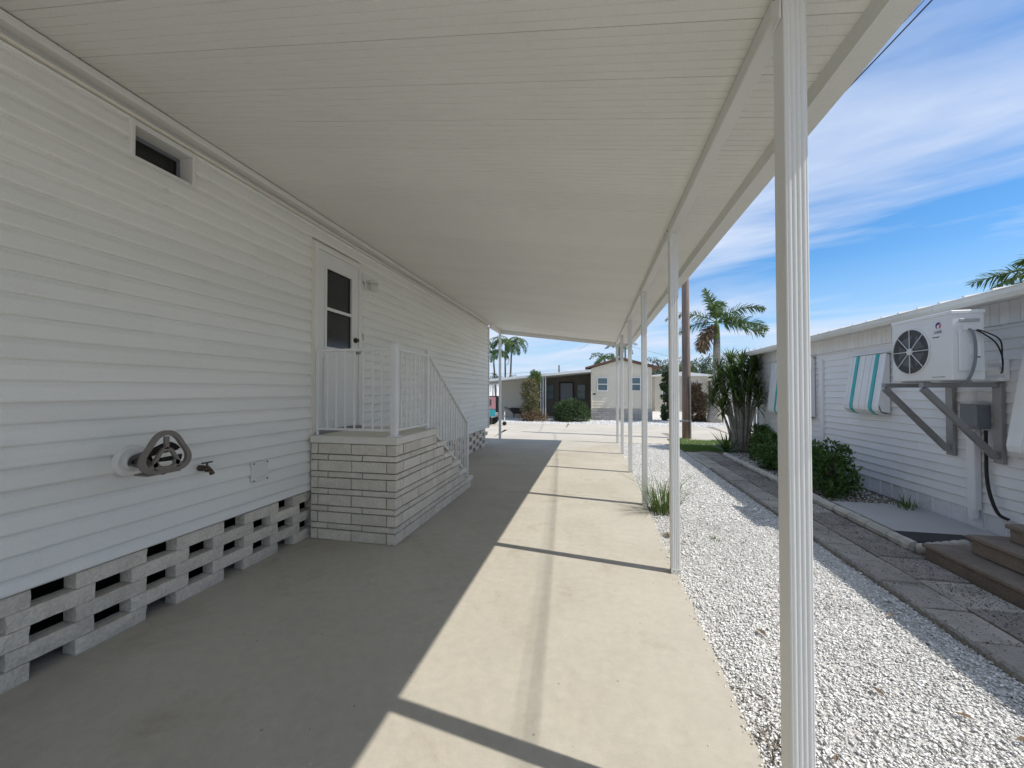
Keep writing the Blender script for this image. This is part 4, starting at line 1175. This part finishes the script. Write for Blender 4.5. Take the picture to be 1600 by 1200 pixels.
# ------------------------------------------------------------------ PALMS
def feather_palm(name, label, base, top, crown_r, trunk, nfr, L, ll, lw, e_rng, droop, seed, shaft=True, fr_list=None, mfr='frond', plum=.7, n=60, hang=.5, group=None, trunk_m='palm_trunk'):
    t = thing(name, label, 'palm', base, group); r_ = random.Random(seed)
    Vb, Vt = Vector(base), Vector(top)
    pts = []; rad = []
    for k, (f, rr) in enumerate(trunk):
        q = Vb.lerp(Vt, f); bend = math.sin(pi * f) * .04 * (Vt - Vb).length
        q += Vector((bend * r_.uniform(.6, 1) * (1 if seed % 2 else -1) * .3, 0, 0)); pts.append(q); rad.append(rr)
    obj('trunk', B().tube(pts, rad, 14), trunk_m, t, True)
    if shaft:
        obj('crownshaft', B().tube([Vt - Vector((0, 0, .02)), Vt + Vector((0, 0, L * .25)), Vt + Vector((0, 0, L * .42))], [trunk[-1][1] * 1.05, trunk[-1][1] * .85, trunk[-1][1] * .35], 12), 'crownshaft', t, True)
    cb = Vt + Vector((0, 0, L * .36 if shaft else .02))
    fl = fr_list or [(2 * pi * k / nfr + r_.uniform(-.25, .25), r_.uniform(*e_rng), droop * r_.uniform(.8, 1.2), r_.uniform(.85, 1.1), mfr) for k in range(nfr)]
    for k, (az, e0, dp, s_, mm) in enumerate(fl):
        kB, V, F = frond(tuple(cb), az, e0, dp, L * s_, ll, lw, n, plum, seed * 50 + k, .03 * L / 2.4, hang)
        fo = obj('frond', kB, 'crownshaft' if mm == 'frond' else mm, t)
        big('leaflets', V, F, mm, fo)
    return t
R = math.radians
# royal palm beyond the road
feather_palm('royal_palm', 'royal palm with swollen grey trunk and few feathery fronds across the road', (6.1, 21.7, -.06), (6.25, 21.7, 4.3), 2.4,
             [(0, .40), (.06, .36), (.2, .27), (.35, .205), (.6, .185), (.85, .17), (1, .155)], 8, 2.3, .6, .06, (.2, .6), 1.0, 3,
             fr_list=[(R(185), .55, 1.05, 1.15, 'frond'), (R(170), .12, .95, .95, 'frond'), (R(0), .75, 1.05, 1.05, 'frond'), (R(10), .2, .75, 1.15, 'frond'), (R(-20), -.15, .5, .95, 'frond'),
                      (R(110), 1.35, .5, .95, 'frond'), (R(60), 1.15, .9, .85, 'frond'), (R(215), -.55, .7, .85, 'frond_dry'), (R(200), -.9, .4, .75, 'frond_dry'), (R(250), .9, 1.4, .9, 'frond'), (R(300), .35, 1.3, .8, 'frond')], plum=.95, n=75, hang=.55)
# palm peeking over the neighbour roof
feather_palm('garden_palm', 'palm behind the neighbouring roof with only its left fronds showing', (11.0, 11.2, -.06), (11.0, 11.2, 3.6), 2, [(0, .22), (.3, .17), (1, .14)], 9, 1.95, .5, .05, (.1, .8), 1.1, 8,
             fr_list=[(R(200), .42, .75, 1.0, 'frond'), (R(160), .35, .8, .95, 'frond'), (R(240), .6, 1.1, 1, 'frond'), (R(100), .5, 1, 1, 'frond'), (R(30), .4, 1, 1, 'frond'), (R(-40), .5, 1, 1, 'frond'), (R(290), .3, 1.1, 1, 'frond'), (R(180), .0, .8, .85, 'frond')], plum=.9, n=80)
# slender palms left, behind the lean-to
for k, (x_, y_, ht, tx) in enumerate(((-10.6, 36, 5.0, -.5), (-9.5, 37, 4.2, -.25), (-8.6, 37.5, 5.2, -.1), (-8.2, 36.5, 5.1, .35))):
    feather_palm('slender_palm', ('leftmost slender drooping palm, mostly hidden by the far carport post', 'short slender palm just right of the far carport post',
                 'thin straight palm between the two outer palms behind the lean-to', 'tall slender palm with leaning trunk, rightmost over the lean-to roof')[k], (x_, y_, -.06), (x_ + tx, y_, ht), 2,
                 [(0, .11), (.5, .09), (1, .075)], 9, 2.5, .5, .045, (.6, 1.3), 2.7, 20 + k, shaft=True, n=50, plum=.4, hang=.8, group='slender palms behind the lean-to', trunk_m='thin_trunk')
# palms behind the gable and on the horizon
for k, (x_, y_, ht, L, lb) in enumerate(((.9, 34, 4.3, 1.6, 'light green palm crown behind the left slope of the cream gable'), (2.6, 40, 5.8, 1.8, 'palm crown behind the gable between the far carport posts'),
                                        (-5.2, 48, 3.0, 1.5, 'small far palm tuft above the lean-to roof, left of the porch'), (-2.2, 50, 3.0, 1.4, 'small far palm tuft above the lean-to roof, near the gable'), (9.5, 44, 4.2, 1.7, 'far palm beside the utility pole above the beige house roof'))):
    feather_palm('far_palm', lb, (x_, y_, -.06), (x_, y_, ht), 2, [(0, .14), (1, .1)], 10, L, .45, .06, (.1, .9), 1.4, 40 + k, shaft=False, n=30, plum=.6)

# shaggy brown plant by the royal palm
t = shrub('withered_shrub', 'shaggy brown withered shrub left of the royal palm trunk', 5.35, 22.0, 2.3, .42, .4, 3600, .26, .045, 'frond_dry', 71, 5, zb=.02, up=-.8, z0=-.06, dome=True, nc=26, cr=(.2, .34))
t = shrub('ivy_post_shrub', 'dark slender upright shrub by the right corner of the cream house', 3.86, 22.4, 2.9, .26, .3, 5000, .12, .06, 'juniper', 72, 4, zb=.02, z0=-.06)

# ------------------------------------------------------------------ HOUSE ACROSS THE ROAD
HY = 22.0
hc = thing('gabled_house', 'cream gabled mobile home with brown roof edge across the road', 'house', (1.5, 26, 0))
HX0, HX1 = -.16, 3.08
obj('wall', B().box(HX0 + .02, HX1 - .02, HY + .03, HY + 12, .0, 2.84).prism([(HX0 + .02, 2.84), (HX1 - .02, 2.84), ((HX0 + HX1) / 2, 3.30)], 'y', HY + .03, HY + 12), 'cream_wall', hc)
lp = B(); z = .62
while z < 2.5:
    lp.prism([(HY - .0, z), (HY + .029, z), (HY + .029, z + .16), (HY + .018, z + .16)], 'x', HX0, HX1); z += .16
obj('siding', lp, 'cream_wall', hc)
obj('gable_panel', B().prism([(HX0, 2.54), (HX1, 2.54), (HX1, 2.84), ((HX0 + HX1) / 2, 3.29), (HX0, 2.84)], 'y', HY - .02, HY + .028), 'cream_wall', hc)
obj('band_board', B().cbox(HX0, HX1, HY - .03, HY + .03, 2.5, 2.54, .004), 'cream_wall', hc)
mid = (HX0 + HX1) / 2
for s_, xe in ((-1, HX0 - .32), (1, HX1 + .45)):
    ze = 2.80 - (.04 if s_ > 0 else 0)
    obj('roof', B().prism([(mid, 3.30), (xe, ze), (xe, ze + .10), (mid, 3.43)], 'y', HY - .22, HY + 12.3), 'brown_roof', hc)
for (a, b_) in ((.22, .72), (1.98, 2.46)):
    w = obj('window', B().box(a, b_, HY - .035, HY - .012, 1.60, 2.28), 'far_glass', hc)
    f_ = B(); f_.box(a - .05, a, HY - .05, HY - .001, 1.55, 2.33); f_.box(b_, b_ + .05, HY - .05, HY - .001, 1.55, 2.33)
    f_.box(a + .001, b_ - .001, HY - .05, HY - .001, 2.28, 2.33); f_.box(a + .001, b_ - .001, HY - .05, HY - .001, 1.55, 1.60); f_.box(a + .001, b_ - .001, HY - .048, HY - .002, 1.92, 1.97)
    obj('window_frame', f_, 'white_metal', w)
obj('house_number', B().box(-.06, .0, HY - .02, HY + .015, 1.36, 1.44).box(.02, .09, HY - .02, HY + .015, 1.36, 1.44), 'black', hc)
for sx in (HX0 - .005, HX1 - .055): obj('corner_trim', B().box(sx, sx + .06, HY - .03, HY + .03, .55, 2.53), 'cream_wall', hc)
# stone base in courses
for c_ in range(5):
    x_ = HX0 - .02 - (.2 if c_ % 2 else 0)
    while x_ < HX1:
        a, b_ = max(x_, HX0 - .02), min(x_ + .42, HX1 + .02)
        if b_ - a > .05: obj('stone', B().box(a + .008, b_ - .008, HY - .06 - random.uniform(0, .015), HY + .025, -.05 + c_ * .122, -.05 + c_ * .122 + .11), 'stone_base', hc)
        x_ += .42
obj('base_core', B().box(HX0, HX1, HY - .03, HY + .02, -.06, .55), 'mortar', hc)
# lean-to
lt = thing('lean_to', 'low white roofed lean-to carport and shaded porch left of the gabled house', 'carport', (-4, 23.5, 0))
def zr(x): return 2.62 + (x + .2) * .086
obj('roof', B().prism([(-9.5, zr(-9.5)), (HX0 + .0, zr(HX0)), (HX0, zr(HX0) + .13), (-9.5, zr(-9.5) + .13)], 'y', 21.4, 27), 'white_roof', lt)
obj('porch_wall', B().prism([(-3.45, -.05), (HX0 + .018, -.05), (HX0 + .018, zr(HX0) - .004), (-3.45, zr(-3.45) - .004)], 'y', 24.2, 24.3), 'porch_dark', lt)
obj('storage_wall', B().prism([(-5.75, -.05), (-3.5, -.05), (-3.5, zr(-3.5) - .004), (-5.75, zr(-5.75) - .004)], 'y', 23.4, 27), 'beige_wall', lt)
for (a, b_) in ((-2.95, -2.5), (-1.0, -.55)):
    w = obj('window', B().box(a, b_, 24.16, 24.195, 1.05, 1.95), 'far_glass', lt)
    obj('window_frame', B().box(a - .05, a, 24.14, 24.198, 1.0, 2.0).box(b_, b_ + .05, 24.14, 24.198, 1.0, 2.0).box(a, b_, 24.14, 24.155, 1.47, 1.52), 'porch_dark', w)
d_ = obj('door', B().box(-2.05, -1.3, 24.15, 24.198, .1, 2.05), 'grey_box', lt)
obj('door_frame', B().box(-2.13, -2.05, 24.13, 24.198, .0, 2.13).box(-1.3, -1.22, 24.13, 24.198, .0, 2.13).box(-2.05, -1.3, 24.13, 24.198, 2.05, 2.13), 'black', d_)
obj('lower_panel', B().box(-2.0, -1.35, 24.13, 24.148, .12, .9), 'black', d_)
for x_ in (-2.95, -2.82, -2.68): obj('post', B().box(x_ - .03, x_ + .03, 21.62, 21.68, -.05, zr(x_) - .001), 'white_metal', lt)
for x_ in (-6.35, -9.2): obj('post', B().box(x_ - .04, x_ + .04, 21.6, 21.68, -.05, zr(x_) - .001), 'white_metal', lt)
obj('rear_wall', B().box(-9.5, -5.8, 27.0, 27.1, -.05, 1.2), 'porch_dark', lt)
struct(obj('lean_to_floor', B().box(-9.5, HX0 - .03, 21.3, 27, -.058, -.012), 'shade_concrete'))
# wheelbarrow on the lean-to floor
wb = thing('wheelbarrow', 'black wheelbarrow standing under the lean-to roof', 'wheelbarrow', (-4.55, 22.3, 0))
x_, y_ = -4.42, 22.6
obj('tray', B().add([(x_ - .3, y_ - .28, .22), (x_ + .22, y_ - .28, .22), (x_ + .22, y_ + .28, .22), (x_ - .3, y_ + .28, .22), (x_ - .5, y_ - .36, .56), (x_ + .36, y_ - .36, .52), (x_ + .36, y_ + .36, .52), (x_ - .5, y_ + .36, .56)],
                    [(0, 3, 2, 1), (0, 1, 5, 4), (1, 2, 6, 5), (2, 3, 7, 6), (3, 0, 4, 7)]), 'black', wb)
obj('wheel', B().tube([(x_ + .30, y_ - .04, .16), (x_ + .30, y_ + .04, .16)], .17, 16), 'black', wb)
for s_ in (-.2, .2):
    obj('handle', B().tube([(x_ + .2, y_ + s_ * .4, .18), (x_ - .4, y_ + s_, .36), (x_ - .85, y_ + s_ * 1.2, .60)], .02, 6), 'black', wb)
    obj('leg', B().tube([(x_ - .25, y_ + s_, .3), (x_ - .28, y_ + s_, -.01)], .02, 6), 'black', wb)
shrub('tall_shrub', 'tall olive brown shrub in front of the lean-to storage wall', -3.42, 20.9, 2.45, .5, .45, 5200, .12, .04, 'olive_leaf', 73, 8, zb=.1, z0=-.06, nc=110, cr=(.18, .3))
t = shrub('leafy_sprout', 'bright green leafy top growing out of the tall olive shrub', -3.2, 21.4, 2.95, .38, .3, 700, .16, .06, 'weed', 74, 3, zb=.78, z0=-.06)
shrub('dry_ground_shrub', 'dry reddish brush at the foot of the tall olive shrub', -3.2, 20.6, .5, .75, .4, 1500, .12, .04, 'frond_dry', 75, 4, zb=.05, z0=-.06)
# round juniper bush: sprays
t = shrub('round_bush', 'wide round dark green bush in front of the shaded porch', -1.2, 20.9, 1.1, .92, .75, 15000, .11, .032, 'juniper', 76, 6, zb=.05, z0=-.06, nc=150, cr=(.14, .22), dome=True)

# ------------------------------------------------------------------ FARTHER BUILDINGS
def far_house(name, label, x0, x1, y0, y1, h, m, roof, wins, slope=.25):
    t = thing(name, label, 'house', ((x0 + x1) / 2, (y0 + y1) / 2, 0))
    obj('wall', B().box(x0, x1, y0, y1, -.06, h), m, t)
    obj('roof', B().prism([(x0 - .25, h), (x1 + .25, h), (x1 + .25, h + .1), ((x0 + x1) / 2, h + .1 + slope), (x0 - .25, h + .1)], 'y', y0 - .3, y1 + .3), roof, t)
    for a, b_, c_, d_2 in wins:
        w = obj('window', B().box(a, b_, y0 - .03, y0 - .005, c_, d_2), 'far_glass', t)
        obj('window_frame', B().box(a - .06, a, y0 - .05, y0 - .001, c_ - .06, d_2 + .06).box(b_, b_ + .06, y0 - .05, y0 - .001, c_ - .06, d_2 + .06).box(a, b_, y0 - .05, y0 - .001, d_2, d_2 + .06), 'white_metal', w)
    return t
far_house('beige_mobile_home', 'low beige mobile home with white roof beyond the royal palm', 4.7, 8.6, 32, 42, 2.7, 'beige_wall', 'white_roof', [(5.3, 5.7, 1.2, 2.2)])
f_ = far_house('shed_home', 'grey beige home with dark carport opening right of the utility pole', 8.75, 12.5, 31, 41, 2.35, 'beige_wall', 'white_roof', [(9.6, 11.6, 1.75, 2.2)])
far_house('white_mobile_home', 'white mobile home glimpsed between the dracaena and the neighbour corner', 12.7, 19, 30, 40, 2.8, 'nb_siding', 'white_roof', [(13.3, 14.1, 1.2, 2.1), (15, 16, 1.2, 2.1)])
far_house('back_row_home', 'white roofed home far behind the lean-to on the left', -16, -9.8, 34, 44, 2.4, 'nb_siding', 'white_roof', [(-13, -12, 1.0, 1.9), (-11.4, -10.8, 1.0, 1.9)])
for k, (x_, y_, h_, lb) in enumerate(((-4.6, 52, 5.0, 'thin far pole standing above the tall olive shrub'), (.15, 46, 4.9, 'short far pole above the left end of the brown roof'), (3.55, 46, 7.6, 'dark tall far pole behind the right slope of the brown roof'))):
    tag(obj('far_pole', B().tube([(x_, y_, -.06), (x_, y_, h_)], [.12, .09], 8), 'thin_trunk'), lb, 'utility pole')
wire((-4.6, 52, 4.3), (.15, 46, 4.2), .25, .012, 'far overhead cable between the thin pole and the roof pole')
wire((-30, 54, 4.6), (-4.6, 52, 4.3), .5, .012, 'far overhead cable left of the thin pole above the lean-to')
# front yard sign and trailer by the road, seen past the house corner
sg = thing('yard_sign', 'small pink and teal sign on a post beyond the house corner', 'sign', (-4.05, 14.9, 0))
obj('sign_panel', B().box(-4.32, -3.86, 14.89, 14.915, .86, 1.34), 'sign_pink', sg)
obj('sign_print', B().box(-4.15, -4.02, 14.884, 14.889, 1.0, 1.24), 'porch_dark', sg)
obj('lower_panel', B().box(-4.32, -3.86, 14.89, 14.915, .56, .84), 'sign_teal', sg)
obj('sign_post', B().box(-4.37, -4.325, 14.88, 14.925, -.03, 1.5), 'white_metal', sg)
tr = thing('utility_trailer', 'low grey trailer with small black jack wheel across the road', 'trailer', (-4.6, 17.2, 0))
obj('bed', B().cbox(-5.9, -4.5, 16.7, 17.9, .35, .55, .02), 'galv', tr)
for yy in (16.72, 17.88): obj('wheel', B().tube([(-4.75, yy - .09, .24), (-4.75, yy + .09, .24)], .26, 18), 'black', tr)
obj('tongue', B().bar((-4.5, 17.3, .42), (-4.02, 17.3, .42), .06, .06), 'galv', tr)
obj('jack', B().tube([(-4.05, 17.3, .05), (-4.05, 17.3, .62)], .025, 8), 'white_metal', tr)
obj('jack_wheel', B().tube([(-4.05, 17.26, .075), (-4.05, 17.34, .075)], .095, 12), 'black', tr)

# far wood on the horizon
r = np.random.default_rng(77); cs = []
for k in range(300):
    x_ = r.uniform(-60, 75) if k < 200 else r.uniform(10, 34); y_ = r.uniform(72, 90); h_ = r.uniform(2.5, 6.5) * (1.25 if 8 < x_ < 30 else .75)
    for q in range(5): cs.append((x_ + r.normal(0, .5), y_ + r.normal(0, .5), h_ * (.25 + .18 * q), 1.15 - .16 * q))
V, F = leaf_cloud(cs, 150000, .5, .16, .3, 78)
tag(struct(big('far_woodland', V, F, 'far_leaf'), 'stuff'), 'hazy row of trees on the horizon behind the far houses', 'trees')

for o in bpy.data.objects:
    if '_w' in o: del o['_w']
